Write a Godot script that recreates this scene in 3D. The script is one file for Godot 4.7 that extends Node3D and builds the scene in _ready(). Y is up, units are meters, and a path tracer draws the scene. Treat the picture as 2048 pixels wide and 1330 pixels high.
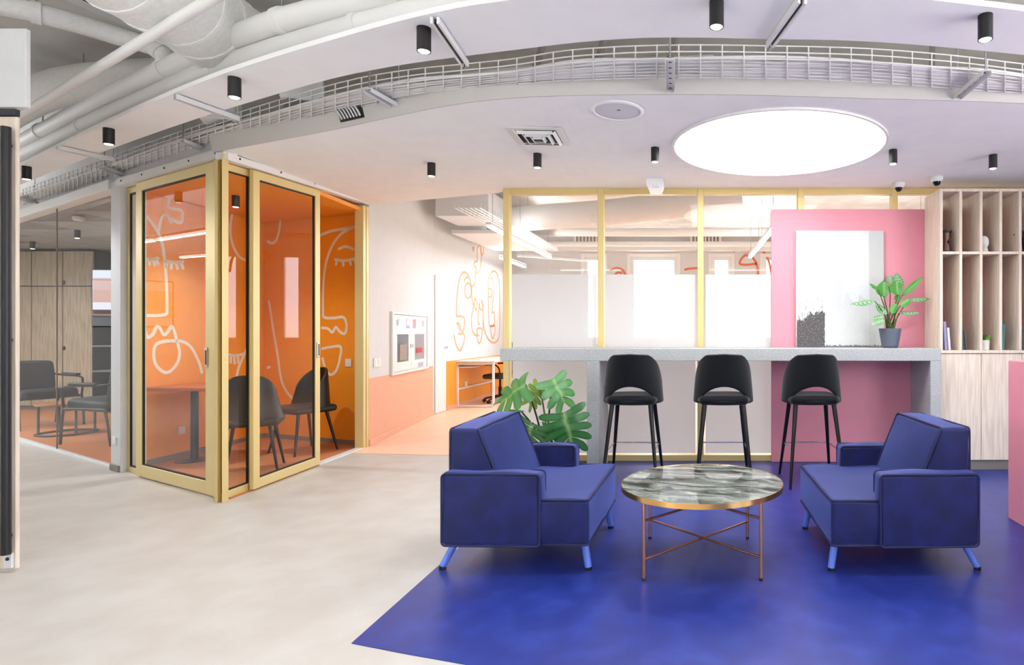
extends Node3D
# An office lounge: blue armchairs and a marble table before a bar, a glazed orange meeting booth, open ceiling services.
# x runs right, y up, the camera looks along -z. pt(x, h, d) is a point at height h and distance d in front of the camera.

var M := {}
var taken := {}

class MB:
	var v := PackedVector3Array()
	var n := PackedVector3Array()
	var u := PackedVector2Array()
	var c := PackedColorArray()
	var tint := false
	var col := Color.WHITE

	func vert(p: Vector3, nn: Vector3, uu := Vector2.ZERO) -> void:
		v.append(p); n.append(nn); u.append(uu)
		if tint: c.append(col)

	func tri_n(a: Vector3, b: Vector3, d: Vector3, na: Vector3, nb: Vector3, nd: Vector3, ua := Vector2.ZERO, ub := Vector2.ZERO, ud := Vector2.ZERO) -> void:
		# counter-clockwise from outside; Godot's front is clockwise
		vert(a, na, ua); vert(d, nd, ud); vert(b, nb, ub)

	func tri(a: Vector3, b: Vector3, d: Vector3) -> void:
		var k := (b - a).cross(d - a)
		if k.length_squared() < 1e-16: return
		k = k.normalized()
		tri_n(a, b, d, k, k, k)

	func quad(a: Vector3, b: Vector3, d: Vector3, e: Vector3) -> void:
		tri(a, b, d); tri(a, d, e)

	func quad_uv(a: Vector3, b: Vector3, d: Vector3, e: Vector3) -> void:
		# a lower left, b lower right, d upper right, e upper left
		var k := (b - a).cross(d - a).normalized()
		tri_n(a, b, d, k, k, k, Vector2(0, 1), Vector2(1, 1), Vector2(1, 0))
		tri_n(a, d, e, k, k, k, Vector2(0, 1), Vector2(1, 0), Vector2(0, 0))

	func poly(p: Array, mid: Vector3) -> void:
		# a convex face, turned away from mid
		var k: Vector3 = (p[1] - p[0]).cross(p[2] - p[0])
		var q := p.duplicate()
		if k.dot((p[0] + p[1] + p[2]) / 3.0 - mid) < 0.0: q.reverse()
		for i in range(1, q.size() - 1): tri(q[0], q[i], q[i + 1])

	func box(xf: Transform3D, size: Vector3, bevel := 0.004) -> void:
		var h := size / 2.0
		var b: float = min(bevel, min(h.x, min(h.y, h.z)) * 0.45)
		var mid := xf.origin
		if b <= 0.0:
			for ax in 3:
				for s in [-1.0, 1.0]:
					var q := []
					for t in [Vector2(-1, -1), Vector2(1, -1), Vector2(1, 1), Vector2(-1, 1)]:
						var w := Vector3.ZERO
						w[ax] = s * h[ax]; w[(ax + 1) % 3] = t.x * h[(ax + 1) % 3]; w[(ax + 2) % 3] = t.y * h[(ax + 2) % 3]
						q.append(xf * w)
					poly(q, mid)
			return
		var cp := func(s: Vector3, ax: int) -> Vector3:
			var w := Vector3(s.x * (h.x - b), s.y * (h.y - b), s.z * (h.z - b))
			w[ax] = s[ax] * h[ax]
			return xf * w
		for ax in 3:
			var a1 := (ax + 1) % 3
			var a2 := (ax + 2) % 3
			for s in [-1.0, 1.0]:
				var q := []
				for t in [Vector2(-1, -1), Vector2(1, -1), Vector2(1, 1), Vector2(-1, 1)]:
					var k := Vector3.ZERO
					k[ax] = s; k[a1] = t.x; k[a2] = t.y
					q.append(cp.call(k, ax))
				poly(q, mid)
				for t in [-1.0, 1.0]:
					var k0 := Vector3.ZERO
					k0[a1] = s; k0[a2] = t; k0[ax] = -1.0
					var k1 := k0
					k1[ax] = 1.0
					poly([cp.call(k0, a1), cp.call(k1, a1), cp.call(k1, a2), cp.call(k0, a2)], mid)
		for sx in [-1.0, 1.0]:
			for sy in [-1.0, 1.0]:
				for sz in [-1.0, 1.0]:
					var k := Vector3(sx, sy, sz)
					poly([cp.call(k, 0), cp.call(k, 1), cp.call(k, 2)], mid)

	func bx(x: float, y: float, z: float, sx: float, sy: float, sz: float, bevel := 0.004) -> void:
		box(Transform3D(Basis(), Vector3(x, y, z)), Vector3(sx, sy, sz), bevel)

	func span(lo: Vector3, hi: Vector3, bevel := 0.004, xf := Transform3D()) -> void:
		box(xf * Transform3D(Basis(), (lo + hi) / 2.0), (hi - lo).abs(), bevel)

	func bar(a: Vector3, b: Vector3, w: float, h: float, bevel := 0.002, up := Vector3.UP) -> void:
		var z := (b - a).normalized()
		var x := up.cross(z).normalized() if absf(up.dot(z)) < 0.99 else Vector3.RIGHT.cross(z).normalized()
		var y := z.cross(x)
		box(Transform3D(Basis(x, y, z), (a + b) / 2.0), Vector3(w, h, a.distance_to(b)), bevel)

	func tube(p: Array, r, seg := 10, caps := true) -> void:
		var m := p.size()
		var up := Vector3.UP
		var rings := []
		var nrm := []
		var prev := Vector3.ZERO
		for i in m:
			var t: Vector3 = (p[min(i + 1, m - 1)] - p[max(i - 1, 0)]).normalized()
			if i == 0:
				prev = t.cross(up if absf(t.dot(up)) < 0.95 else Vector3.RIGHT).normalized()
			else:
				prev = (prev - t * prev.dot(t)).normalized()
			var q := t.cross(prev)
			var rr: float = r[i] if r is Array else r
			var ring := []
			var nn := []
			for k in seg:
				var a := TAU * k / seg
				var d := prev * cos(a) + q * sin(a)
				ring.append(p[i] + d * rr); nn.append(d)
			rings.append(ring); nrm.append(nn)
		for i in m - 1:
			for k in seg:
				var k2 := (k + 1) % seg
				var u0 := Vector2(float(k) / seg, float(i) / m)
				tri_n(rings[i][k], rings[i][k2], rings[i + 1][k2], nrm[i][k], nrm[i][k2], nrm[i + 1][k2], u0, u0, u0)
				tri_n(rings[i][k], rings[i + 1][k2], rings[i + 1][k], nrm[i][k], nrm[i + 1][k2], nrm[i + 1][k], u0, u0, u0)
		if caps:
			for k in range(1, seg - 1):
				tri(rings[0][0], rings[0][k + 1], rings[0][k])
				tri(rings[m - 1][0], rings[m - 1][k], rings[m - 1][k + 1])

	func lathe(prof: Array, xf := Transform3D(), seg := 28, smooth := false) -> void:
		# prof: Vector2(radius, height) from bottom to top along the outside
		var m := prof.size()
		var pn := []
		for i in m - 1:
			var d: Vector2 = prof[i + 1] - prof[i]
			pn.append(Vector2(d.y, -d.x).normalized())
		for i in m - 1:
			var n0: Vector2 = pn[i]
			var n1: Vector2 = pn[i]
			if smooth:
				n0 = (pn[max(i - 1, 0)] + pn[i]).normalized()
				n1 = (pn[min(i + 1, m - 2)] + pn[i]).normalized()
			for k in seg:
				var a := TAU * k / seg
				var b := TAU * (k + 1) / seg
				var ca := Vector3(cos(a), 0, -sin(a))
				var cb := Vector3(cos(b), 0, -sin(b))
				var f := func(q: Vector2, e: Vector3) -> Vector3: return xf * (e * q.x + Vector3.UP * q.y)
				var g := func(q: Vector2, e: Vector3) -> Vector3: return (xf.basis * (e * q.x + Vector3.UP * q.y)).normalized()
				var p00: Vector3 = f.call(prof[i], ca)
				var p01: Vector3 = f.call(prof[i], cb)
				var p11: Vector3 = f.call(prof[i + 1], cb)
				var p10: Vector3 = f.call(prof[i + 1], ca)
				if prof[i].x > 1e-6: tri_n(p00, p01, p11, g.call(n0, ca), g.call(n0, cb), g.call(n1, cb))
				if prof[i + 1].x > 1e-6: tri_n(p00, p11, p10, g.call(n0, ca), g.call(n1, cb), g.call(n1, ca))

	func extrude(pl: PackedVector2Array, xf: Transform3D, z0: float, z1: float) -> void:
		# a flat outline in local x and y, from z0 to z1
		var q := pl.duplicate()
		if Geometry2D.is_polygon_clockwise(q): q.reverse()
		var area := 0.0
		for i in q.size(): area += q[i].cross(q[(i + 1) % q.size()])
		if area < 0.0: q.reverse()
		var t := Geometry2D.triangulate_polygon(q)
		for i in range(0, t.size(), 3):
			var a := q[t[i]]
			var b := q[t[i + 1]]
			var d := q[t[i + 2]]
			if (b - a).cross(d - a) < 0.0:
				var s := b
				b = d; d = s
			tri(xf * Vector3(a.x, a.y, z1), xf * Vector3(b.x, b.y, z1), xf * Vector3(d.x, d.y, z1))
			tri(xf * Vector3(a.x, a.y, z0), xf * Vector3(d.x, d.y, z0), xf * Vector3(b.x, b.y, z0))
		for i in q.size():
			var a := q[i]
			var b := q[(i + 1) % q.size()]
			quad(xf * Vector3(a.x, a.y, z0), xf * Vector3(b.x, b.y, z0), xf * Vector3(b.x, b.y, z1), xf * Vector3(a.x, a.y, z1))

	func grid(g: Array, flip := false, colors := []) -> void:
		# g[i][j]: a smooth surface through the points
		var a := g.size()
		var b: int = g[0].size()
		var nn := []
		for i in a:
			var row := []
			for j in b:
				var di: Vector3 = g[min(i + 1, a - 1)][j] - g[max(i - 1, 0)][j]
				var dj: Vector3 = g[i][min(j + 1, b - 1)] - g[i][max(j - 1, 0)]
				var k := di.cross(dj).normalized()
				row.append(-k if flip else k)
			nn.append(row)
		for i in a - 1:
			for j in b - 1:
				for t in [[0, 0, 1, 0, 1, 1], [0, 0, 1, 1, 0, 1]]:
					var id := [[i + t[0], j + t[1]], [i + t[2], j + t[3]], [i + t[4], j + t[5]]]
					if flip: id.reverse()
					var uv := []
					for q in id: uv.append(Vector2(float(q[1]) / (b - 1), float(q[0]) / (a - 1)))
					var at := v.size()
					tri_n(g[id[0][0]][id[0][1]], g[id[1][0]][id[1][1]], g[id[2][0]][id[2][1]], nn[id[0][0]][id[0][1]], nn[id[1][0]][id[1][1]], nn[id[2][0]][id[2][1]], uv[0], uv[1], uv[2])
					if colors:
						c[at] = colors[id[0][0]][id[0][1]]; c[at + 1] = colors[id[2][0]][id[2][1]]; c[at + 2] = colors[id[1][0]][id[1][1]]

	func soft(xf: Transform3D, size: Vector3, r: float, bulge := 0.0, deform = null, inner := 8) -> void:
		# an upholstered block: rounded edges, faces that swell by bulge
		var h := size / 2.0
		r = min(r, min(h.x, min(h.y, h.z)) * 0.95)
		for ax in 3:
			var a1 := (ax + 1) % 3
			var a2 := (ax + 2) % 3
			var ticks := []
			for k in [a1, a2]:
				var t := []
				for i in 5: t.append(-h[k] + r * (1.0 - cos(i * PI / 8.0)) if i else -h[k])
				for i in range(1, inner): t.append(lerpf(-h[k] + r, h[k] - r, float(i) / inner))
				for i in 5: t.append(h[k] - r * (1.0 - cos((4 - i) * PI / 8.0)) if i < 4 else h[k])
				ticks.append(t)
			for s in [-1.0, 1.0]:
				var g := []
				var gn := []
				for p in ticks[0]:
					var row := []
					var rn := []
					for q in ticks[1]:
						var w := Vector3.ZERO
						w[ax] = s * h[ax]; w[a1] = p; w[a2] = q
						var core := Vector3(clampf(w.x, r - h.x, h.x - r), clampf(w.y, r - h.y, h.y - r), clampf(w.z, r - h.z, h.z - r))
						var d := (w - core).normalized()
						var e := core + d * r
						var up: float = (1.0 - pow(p / h[a1], 2.0)) * (1.0 - pow(q / h[a2], 2.0))
						e[ax] += s * bulge * up
						if deform != null: e = deform.call(e)
						row.append(xf * e)
						var bend := d
						bend[a1] += s * d[ax] * bulge * 2.0 * p / (h[a1] * h[a1]) * (1.0 - pow(q / h[a2], 2.0))
						bend[a2] += s * d[ax] * bulge * 2.0 * q / (h[a2] * h[a2]) * (1.0 - pow(p / h[a1], 2.0))
						rn.append((xf.basis * bend).normalized())
					g.append(row); gn.append(rn)
				for i in g.size() - 1:
					for j in g[0].size() - 1:
						var o := [[i, j], [i + 1, j], [i + 1, j + 1], [i, j + 1]]
						if s < 0.0: o.reverse()
						var P := []
						var N := []
						for k in o:
							P.append(g[k[0]][k[1]]); N.append(gn[k[0]][k[1]])
						tri_n(P[0], P[1], P[2], N[0], N[1], N[2]); tri_n(P[0], P[2], P[3], N[0], N[2], N[3])

	func ribbon(p: PackedVector2Array, xf: Transform3D, w: float, z0: float, z1: float) -> void:
		# a painted stroke: a flat band along p on the plane z = 0 of xf
		var m := p.size()
		var l := []
		var r := []
		for i in m:
			var t := (p[min(i + 1, m - 1)] - p[max(i - 1, 0)]).normalized()
			var s := Vector2(-t.y, t.x) * w / 2.0
			l.append(p[i] + s); r.append(p[i] - s)
		var f := func(q: Vector2, z: float) -> Vector3: return xf * Vector3(q.x, q.y, z)
		for i in m - 1:
			quad(f.call(r[i], z1), f.call(r[i + 1], z1), f.call(l[i + 1], z1), f.call(l[i], z1))
			quad(f.call(l[i], z1), f.call(l[i + 1], z1), f.call(l[i + 1], z0), f.call(l[i], z0))
			quad(f.call(r[i + 1], z1), f.call(r[i], z1), f.call(r[i], z0), f.call(r[i + 1], z0))
		for e in [[0, PI], [m - 1, 0.0]]:
			var t = (p[min(e[0] + 1, m - 1)] - p[max(e[0] - 1, 0)]).angle() + e[1]
			for k in 6:
				var a0 = t - PI / 2.0 + PI * k / 6.0
				var a1 = t - PI / 2.0 + PI * (k + 1) / 6.0
				tri(f.call(p[e[0]], z1), f.call(p[e[0]] + Vector2.from_angle(a0) * w / 2.0, z1), f.call(p[e[0]] + Vector2.from_angle(a1) * w / 2.0, z1))

	func mesh(origin := Vector3.ZERO) -> ArrayMesh:
		var a := []
		a.resize(Mesh.ARRAY_MAX)
		if origin != Vector3.ZERO:
			for i in v.size(): v[i] -= origin
		a[Mesh.ARRAY_VERTEX] = v; a[Mesh.ARRAY_NORMAL] = n; a[Mesh.ARRAY_TEX_UV] = u
		if tint: a[Mesh.ARRAY_COLOR] = c
		var m := ArrayMesh.new()
		m.add_surface_from_arrays(Mesh.PRIMITIVE_TRIANGLES, a)
		return m

func pt(x: float, h: float, d: float) -> Vector3:
	return Vector3(x, h, -d)

func numbered(called: String) -> String:
	var k: int = taken.get(called, 0)
	taken[called] = k + 1
	return called if k == 0 else "%s_%03d" % [called, k]

func tag(o: Node3D, label: String, category := "", group := "", kind := "") -> Node3D:
	o.set_meta("label", label)
	if category: o.set_meta("category", category)
	if group: o.set_meta("group", group)
	if kind: o.set_meta("kind", kind)
	return o

func thing(called: String, label: String, category: String, at := Vector3.ZERO, turn := 0.0, group := "") -> Node3D:
	var o := Node3D.new()
	o.name = numbered(called)
	add_child(o)
	o.position = at
	o.rotation.y = turn
	return tag(o, label, category, group)

func part(called: String, mb: MB, m: Material, parent: Node3D, label := "") -> MeshInstance3D:
	var o := MeshInstance3D.new()
	o.name = called
	o.mesh = mb.mesh()
	o.material_override = m
	parent.add_child(o, true)
	if label: o.set_meta("label", label)
	return o

func single(called: String, mb: MB, m: Material, label: String, category: String, at := Vector3.ZERO, turn := 0.0, group := "", kind := "") -> MeshInstance3D:
	var o := MeshInstance3D.new()
	o.name = numbered(called)
	o.mesh = mb.mesh()
	o.material_override = m
	add_child(o)
	o.position = at
	o.rotation.y = turn
	tag(o, label, category, group, kind)
	return o

func setting(called: String, mb: MB, m: Material, label := "") -> MeshInstance3D:
	var o := MeshInstance3D.new()
	o.name = called
	o.mesh = mb.mesh()
	o.material_override = m
	add_child(o)
	o.set_meta("kind", "structure")
	if label: o.set_meta("label", label)
	return o

func copy(o: Node3D, called: String, at: Vector3, turn: float, label: String) -> Node3D:
	var k := o.duplicate()
	k.name = numbered(called)
	add_child(k)
	k.position = at
	k.rotation.y = turn
	k.set_meta("label", label)
	return k

func frame(ax: float, ad: float, bx: float, bd: float) -> Transform3D:
	# local x runs from plan point a to b, y up, z towards whoever sees a on the left
	var x := (pt(bx, 0, bd) - pt(ax, 0, ad)).normalized()
	return Transform3D(Basis(x, Vector3.UP, x.cross(Vector3.UP)), pt(ax, 0, ad))

func smooth(p: Array, sub := 4) -> Array:
	var out := []
	for i in p.size() - 1:
		for k in sub:
			out.append(p[i].cubic_interpolate(p[i + 1], p[max(i - 1, 0)], p[min(i + 2, p.size() - 1)], float(k) / sub))
	out.append(p[p.size() - 1])
	return out

func smooth2(p: PackedVector2Array, sub := 5) -> PackedVector2Array:
	var out := PackedVector2Array()
	if p.size() < 3: return p
	for i in p.size() - 1:
		for k in sub:
			out.append(p[i].cubic_interpolate(p[i + 1], p[max(i - 1, 0)], p[min(i + 2, p.size() - 1)], float(k) / sub))
	out.append(p[p.size() - 1])
	return out

func loop_rect(cx: float, cy: float, w: float, h: float, r: float, n := 4) -> PackedVector2Array:
	var out := PackedVector2Array()
	for k in 4:
		var c := Vector2(cx + (w / 2.0 - r) * [1, -1, -1, 1][k], cy + (h / 2.0 - r) * [1, 1, -1, -1][k])
		for i in n + 1:
			out.append(c + Vector2.from_angle(PI / 2.0 * (k + float(i) / n)) * r)
	return out

# ---------- materials

func noise_tex(freq: float, colors: Array, size := 512, type := FastNoiseLite.TYPE_SIMPLEX_SMOOTH, octaves := 4, seed_ := 1, offsets := []) -> NoiseTexture2D:
	var f := FastNoiseLite.new()
	f.seed = seed_
	f.frequency = freq
	f.noise_type = type
	f.fractal_octaves = octaves
	var g := Gradient.new()
	var off := PackedFloat32Array()
	var cc := PackedColorArray()
	for i in colors.size():
		off.append(offsets[i] if offsets else float(i) / (colors.size() - 1))
		cc.append(colors[i])
	g.offsets = off
	g.colors = cc
	var t := NoiseTexture2D.new()
	t.width = size
	t.height = size
	t.seamless = true
	t.noise = f
	t.color_ramp = g
	return t

func mat(called: String, color: Color, rough := 0.6, metal := 0.0, spec := 0.5) -> StandardMaterial3D:
	var m := StandardMaterial3D.new()
	m.resource_name = called
	m.albedo_color = color
	m.roughness = rough
	m.metallic = metal
	m.metallic_specular = spec
	M[called] = m
	return m

func tex(m: StandardMaterial3D, t: Texture2D, scale: Vector3, world := true) -> void:
	m.albedo_texture = t
	m.uv1_triplanar = true
	m.uv1_world_triplanar = world
	m.uv1_scale = scale

func relief(m: StandardMaterial3D, t: Texture2D, cm: float) -> void:
	m.heightmap_enabled = true
	m.heightmap_texture = t
	m.heightmap_scale = cm

func grey(a: float) -> Color:
	return Color(a, a, a)

func near(c: Color, k: float) -> Array:
	return [Color(c.r * (1 - k), c.g * (1 - k), c.b * (1 - k)), c, Color(min(c.r * (1 + k), 1), min(c.g * (1 + k), 1), min(c.b * (1 + k), 1))]

func make_materials() -> void:
	var m: StandardMaterial3D
	m = mat("white_wall", Color.WHITE, 0.75)
	tex(m, noise_tex(0.02, near(Color(0.84, 0.84, 0.84), 0.012)), Vector3(0.7, 0.7, 0.7))
	m = mat("white_ceiling", Color.WHITE, 0.85)
	tex(m, noise_tex(0.015, near(Color(0.955, 0.95, 0.95), 0.01)), Vector3(0.5, 0.5, 0.5))
	mat("fascia", Color(0.78, 0.765, 0.745), 0.8)
	mat("white_paint", Color(0.90, 0.89, 0.88), 0.5)
	mat("pipe_white", Color(0.92, 0.915, 0.905), 0.5)
	m = mat("wrap_white", Color.WHITE, 0.6)
	tex(m, noise_tex(0.03, near(Color(0.90, 0.895, 0.88), 0.04)), Vector3(2, 2, 2))
	m = mat("concrete", Color.WHITE, 0.9)
	tex(m, noise_tex(0.01, near(Color(0.80, 0.79, 0.77), 0.06), 512, FastNoiseLite.TYPE_SIMPLEX_SMOOTH, 6), Vector3(0.4, 0.4, 0.4))
	m = mat("beige_floor", Color.WHITE, 0.42)
	tex(m, noise_tex(0.008, [Color(0.72, 0.692, 0.66), Color(0.737, 0.712, 0.682), Color(0.75, 0.73, 0.704)], 1024, FastNoiseLite.TYPE_SIMPLEX_SMOOTH, 6, 3, [0.25, 0.55, 0.85]), Vector3(0.35, 0.35, 0.35))
	m = mat("blue_floor", Color.WHITE, 0.33)
	tex(m, noise_tex(0.01, [Color(0.125, 0.18, 0.475), Color(0.14, 0.20, 0.51), Color(0.175, 0.235, 0.555)], 1024, FastNoiseLite.TYPE_SIMPLEX_SMOOTH, 6, 5, [0.3, 0.6, 0.95]), Vector3(0.5, 0.5, 0.5))
	m = mat("orange_floor", Color.WHITE, 0.4)
	tex(m, noise_tex(0.01, near(Color(0.93, 0.76, 0.64), 0.02)), Vector3(0.5, 0.5, 0.5))
	m = mat("carpet", Color.WHITE, 0.95)
	tex(m, noise_tex(0.25, [Color(0.50, 0.27, 0.13), Color(0.74, 0.44, 0.24), Color(0.88, 0.60, 0.38)], 512, FastNoiseLite.TYPE_SIMPLEX_SMOOTH, 3, 8, [0.25, 0.5, 0.8]), Vector3(1.6, 1.6, 1.6))
	m = mat("orange_wall", Color.WHITE, 0.5)
	tex(m, noise_tex(0.02, near(Color(0.955, 0.61, 0.16), 0.015)), Vector3(0.6, 0.6, 0.6))
	m = mat("peach_wall", Color.WHITE, 0.55)
	tex(m, noise_tex(0.02, near(Color(0.90, 0.66, 0.54), 0.012)), Vector3(0.6, 0.6, 0.6))
	mat("orange_line", Color(0.88, 0.63, 0.45), 0.6)
	mat("white_line", Color(0.93, 0.90, 0.82), 0.6)
	m = mat("pink", Color.WHITE, 0.5)
	tex(m, noise_tex(0.02, near(Color(0.85, 0.545, 0.60), 0.01)), Vector3(0.6, 0.6, 0.6))
	mat("gold", Color(0.86, 0.77, 0.53), 0.42, 0.25)
	mat("black_seal", Color(0.05, 0.045, 0.04), 0.6)
	mat("black", Color(0.035, 0.035, 0.04), 0.45)
	mat("black_metal", Color(0.05, 0.05, 0.055), 0.35, 0.3)
	mat("dark_grey", Color(0.16, 0.165, 0.18), 0.6)
	mat("steel", Color(0.78, 0.78, 0.79), 0.22, 1.0)
	mat("galvanised", Color(0.86, 0.86, 0.86), 0.45, 0.2)
	mat("copper", Color(0.80, 0.56, 0.43), 0.25, 0.9)
	mat("brass_rim", Color(0.90, 0.70, 0.42), 0.2, 0.95)
	mat("leg_blue", Color(0.33, 0.45, 0.80), 0.35)
	mat("white_plastic", Color(0.91, 0.91, 0.90), 0.35)
	mat("grey_plinth", Color(0.52, 0.49, 0.46), 0.6)
	var velvet := noise_tex(0.012, [Color(0.13, 0.14, 0.24), Color(0.155, 0.165, 0.28), Color(0.20, 0.21, 0.34)], 512, FastNoiseLite.TYPE_SIMPLEX_SMOOTH, 5, 11, [0.2, 0.52, 0.9])
	m = mat("velvet", Color(0.50, 0.58, 1.0), 0.6, 0.0, 0.38)
	tex(m, velvet, Vector3(0.9, 0.9, 0.9), false)
	m.rim_enabled = true
	m.rim = 1.0
	m.rim_tint = 0.9
	m = mat("velvet_piping", Color(0.09, 0.10, 0.27), 0.8)
	m = mat("stool_fabric", Color.WHITE, 0.85, 0.0, 0.3)
	tex(m, noise_tex(0.02, [Color(0.022, 0.030, 0.045), Color(0.045, 0.062, 0.085)]), Vector3(2, 2, 2), false)
	m.rim_enabled = true
	m.rim = 0.3
	m.rim_tint = 0.4
	m = mat("wood", Color.WHITE, 0.55)
	tex(m, noise_tex(0.02, [Color(0.83, 0.755, 0.68), Color(0.865, 0.80, 0.73), Color(0.895, 0.84, 0.78)], 512, FastNoiseLite.TYPE_SIMPLEX_SMOOTH, 5, 21, [0.2, 0.5, 0.8]), Vector3(3.0, 0.22, 3.0))
	m = mat("oak_dark", Color.WHITE, 0.5)
	tex(m, noise_tex(0.02, [Color(0.60, 0.53, 0.43), Color(0.66, 0.59, 0.49), Color(0.71, 0.64, 0.54)], 512, FastNoiseLite.TYPE_SIMPLEX_SMOOTH, 5, 23, [0.2, 0.5, 0.8]), Vector3(2.6, 0.2, 2.6))
	m = mat("table_wood", Color(0.60, 0.40, 0.22), 0.5)
	m = mat("terrazzo", Color.WHITE, 0.5)
	tex(m, noise_tex(0.22, [Color(0.42, 0.42, 0.43), Color(0.68, 0.69, 0.69), Color(0.73, 0.735, 0.735), Color(0.80, 0.80, 0.80)], 1024, FastNoiseLite.TYPE_SIMPLEX, 2, 31, [0.30, 0.40, 0.65, 0.9]), Vector3(0.62, 0.62, 0.62))
	m = mat("marble", Color.WHITE, 0.04)
	m.albedo_texture = marble_texture()
	m.clearcoat_enabled = true
	m.clearcoat = 1.0
	m.clearcoat_roughness = 0.02
	m = mat("leaf", Color.WHITE, 0.35)
	m.vertex_color_use_as_albedo = true
	m.backlight_enabled = true
	m.backlight = Color(0.25, 0.35, 0.12)
	mat("stem", Color(0.26, 0.33, 0.12), 0.5)
	mat("stem_dark", Color(0.20, 0.15, 0.09), 0.6)
	mat("soil", Color(0.13, 0.10, 0.08), 0.95)
	mat("pot_slate", Color(0.33, 0.36, 0.42), 0.6)
	mat("pot_white", Color(0.86, 0.85, 0.82), 0.55)
	m = mat("pane", Color(1, 1, 1, 0.0), 0.0)
	m.transparency = BaseMaterial3D.TRANSPARENCY_ALPHA
	m = mat("pane_soft", Color(1, 1, 1, 0.0), 0.0, 0.0, 0.36)
	m.transparency = BaseMaterial3D.TRANSPARENCY_ALPHA
	m = mat("frost", Color(0.77, 0.775, 0.78, 0.97), 0.5)
	m.transparency = BaseMaterial3D.TRANSPARENCY_ALPHA
	m.backlight_enabled = true
	m.backlight = Color(0.7, 0.7, 0.7)
	m = mat("lamp_white", Color.WHITE, 0.5)
	m.emission_enabled = true
	m.emission = Color(1.0, 0.99, 0.96)
	m.emission_energy_multiplier = 3.5
	m = mat("screen", Color(0.02, 0.02, 0.02), 0.3)
	m.emission_enabled = true
	m.emission = Color(0.80, 0.83, 0.88)
	m.emission_energy_multiplier = 0.9
	mat("cable_white", Color(0.86, 0.85, 0.85), 0.6)
	mat("red", Color(0.72, 0.08, 0.10), 0.4)
	mat("canvas_hose", Color(0.62, 0.56, 0.52), 0.8)
	mat("ink_blue", Color(0.66, 0.66, 0.78), 0.6)
	mat("ink_red", Color(0.84, 0.60, 0.62), 0.6)
	m = mat("painting", Color.WHITE, 0.7)
	m.albedo_texture = painting_texture()
	mat("canvas_edge", Color(0.85, 0.86, 0.86), 0.8)
	m = mat("tile", Color.WHITE, 0.9)
	tex(m, noise_tex(0.1, near(Color(0.66, 0.65, 0.62), 0.05)), Vector3(1, 1, 1))

func marble_texture() -> ImageTexture:
	var f := FastNoiseLite.new()
	f.seed = 4
	f.frequency = 1.0
	f.fractal_octaves = 5
	var w := FastNoiseLite.new()
	w.seed = 9
	w.frequency = 1.0
	w.fractal_octaves = 3
	var im := Image.create(512, 512, false, Image.FORMAT_RGB8)
	var stops := [Color(0.22, 0.19, 0.18), Color(0.36, 0.35, 0.33), Color(0.52, 0.54, 0.51), Color(0.64, 0.66, 0.62), Color(0.78, 0.78, 0.73)]
	for y in 512:
		for x in 512:
			var p := Vector2(x / 512.0, y / 512.0)
			var q := Vector2(p.x + 0.22 * p.y, p.y - 0.30 * p.x)
			q += Vector2(w.get_noise_2d(p.x * 3.0, p.y * 5.0), w.get_noise_2d(p.x * 3.0 + 9.0, p.y * 5.0)) * 0.07
			var k := 0.52 + 0.75 * f.get_noise_2d(q.x * 2.2, q.y * 11.0) + 0.28 * w.get_noise_2d(q.x * 9.0, q.y * 60.0)
			k = clampf(k, 0.0, 0.999) * 4.0
			im.set_pixel(x, y, stops[int(k)].lerp(stops[int(k) + 1], k - int(k)))
	return ImageTexture.create_from_image(im)

func painting_texture() -> ImageTexture:
	# a grey and white abstract canvas with a charcoal block at its lower corner
	var f := FastNoiseLite.new()
	f.seed = 14
	f.frequency = 1.0
	f.fractal_octaves = 5
	var W := 384
	var H := 512
	var im := Image.create(W, H, false, Image.FORMAT_RGB8)
	for y in H:
		for x in W:
			var u := x / float(W)
			var v := y / float(H)
			var nz := f.get_noise_2d(u * 6.0, v * 3.0)
			var fine := f.get_noise_2d(u * 40.0, v * 40.0)
			var c := Color(0.86, 0.87, 0.875)
			if u < 0.31: c = Color(0.865, 0.875, 0.88)
			elif u < 0.50 + 0.03 * nz and v < 0.8 - 0.2 * u: c = Color(0.82, 0.825, 0.825)
			elif u < 0.83 + 0.01 * nz and v < 0.58 + 0.12 * nz: c = Color(0.885, 0.90, 0.91)
			elif u >= 0.83: c = Color(0.80, 0.805, 0.795)
			else: c = Color(0.83, 0.835, 0.83)
			c = c.lerp(Color(0.80, 0.80, 0.76), clampf(0.25 * (v - 0.5) + 0.3 * nz, 0.0, 0.4) if u > 0.5 else 0.0)
			c = c * (1.0 + 0.03 * fine)
			var edge := 0.765 - 0.055 * smoothstep(0.04, 0.13, u) + 0.05 * f.get_noise_2d(u * 14.0, 3.0) + 0.03 * fine
			if u < 0.322 + 0.012 * f.get_noise_2d(v * 20.0, 7.0) and u > 0.004 and v > edge:
				c = Color(0.33, 0.315, 0.32) * (1.0 + 0.10 * fine)
				if f.get_noise_2d(u * 55.0 + 40.0, v * 75.0) > 0.42 - 0.5 * clampf(0.09 - (v - edge), 0.0, 0.09): c = Color(0.70, 0.70, 0.70)
			elif u < 0.31 and v > 0.58 and f.get_noise_2d(u * 30.0, v * 16.0) > 0.40 - 1.0 * (v - 0.58): c = Color(0.66, 0.665, 0.67)
			elif v > 0.985 + 0.02 * fine and u > 0.3: c = Color(0.45, 0.44, 0.44)
			c = Color(c.r * 0.92, c.g * 0.92, c.b * 0.92)
			im.set_pixel(x, y, c)
	return ImageTexture.create_from_image(im)

# ---------- lights and camera

const EXPOSURE := 1.42
const SPOT_E := 1.0
const DISC_E := 2.1
const LINE_E := 3.5
const FAR_E := 3.2
const ADDED_BACK_E := 0.6
const SKY_E := 7.5

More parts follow.
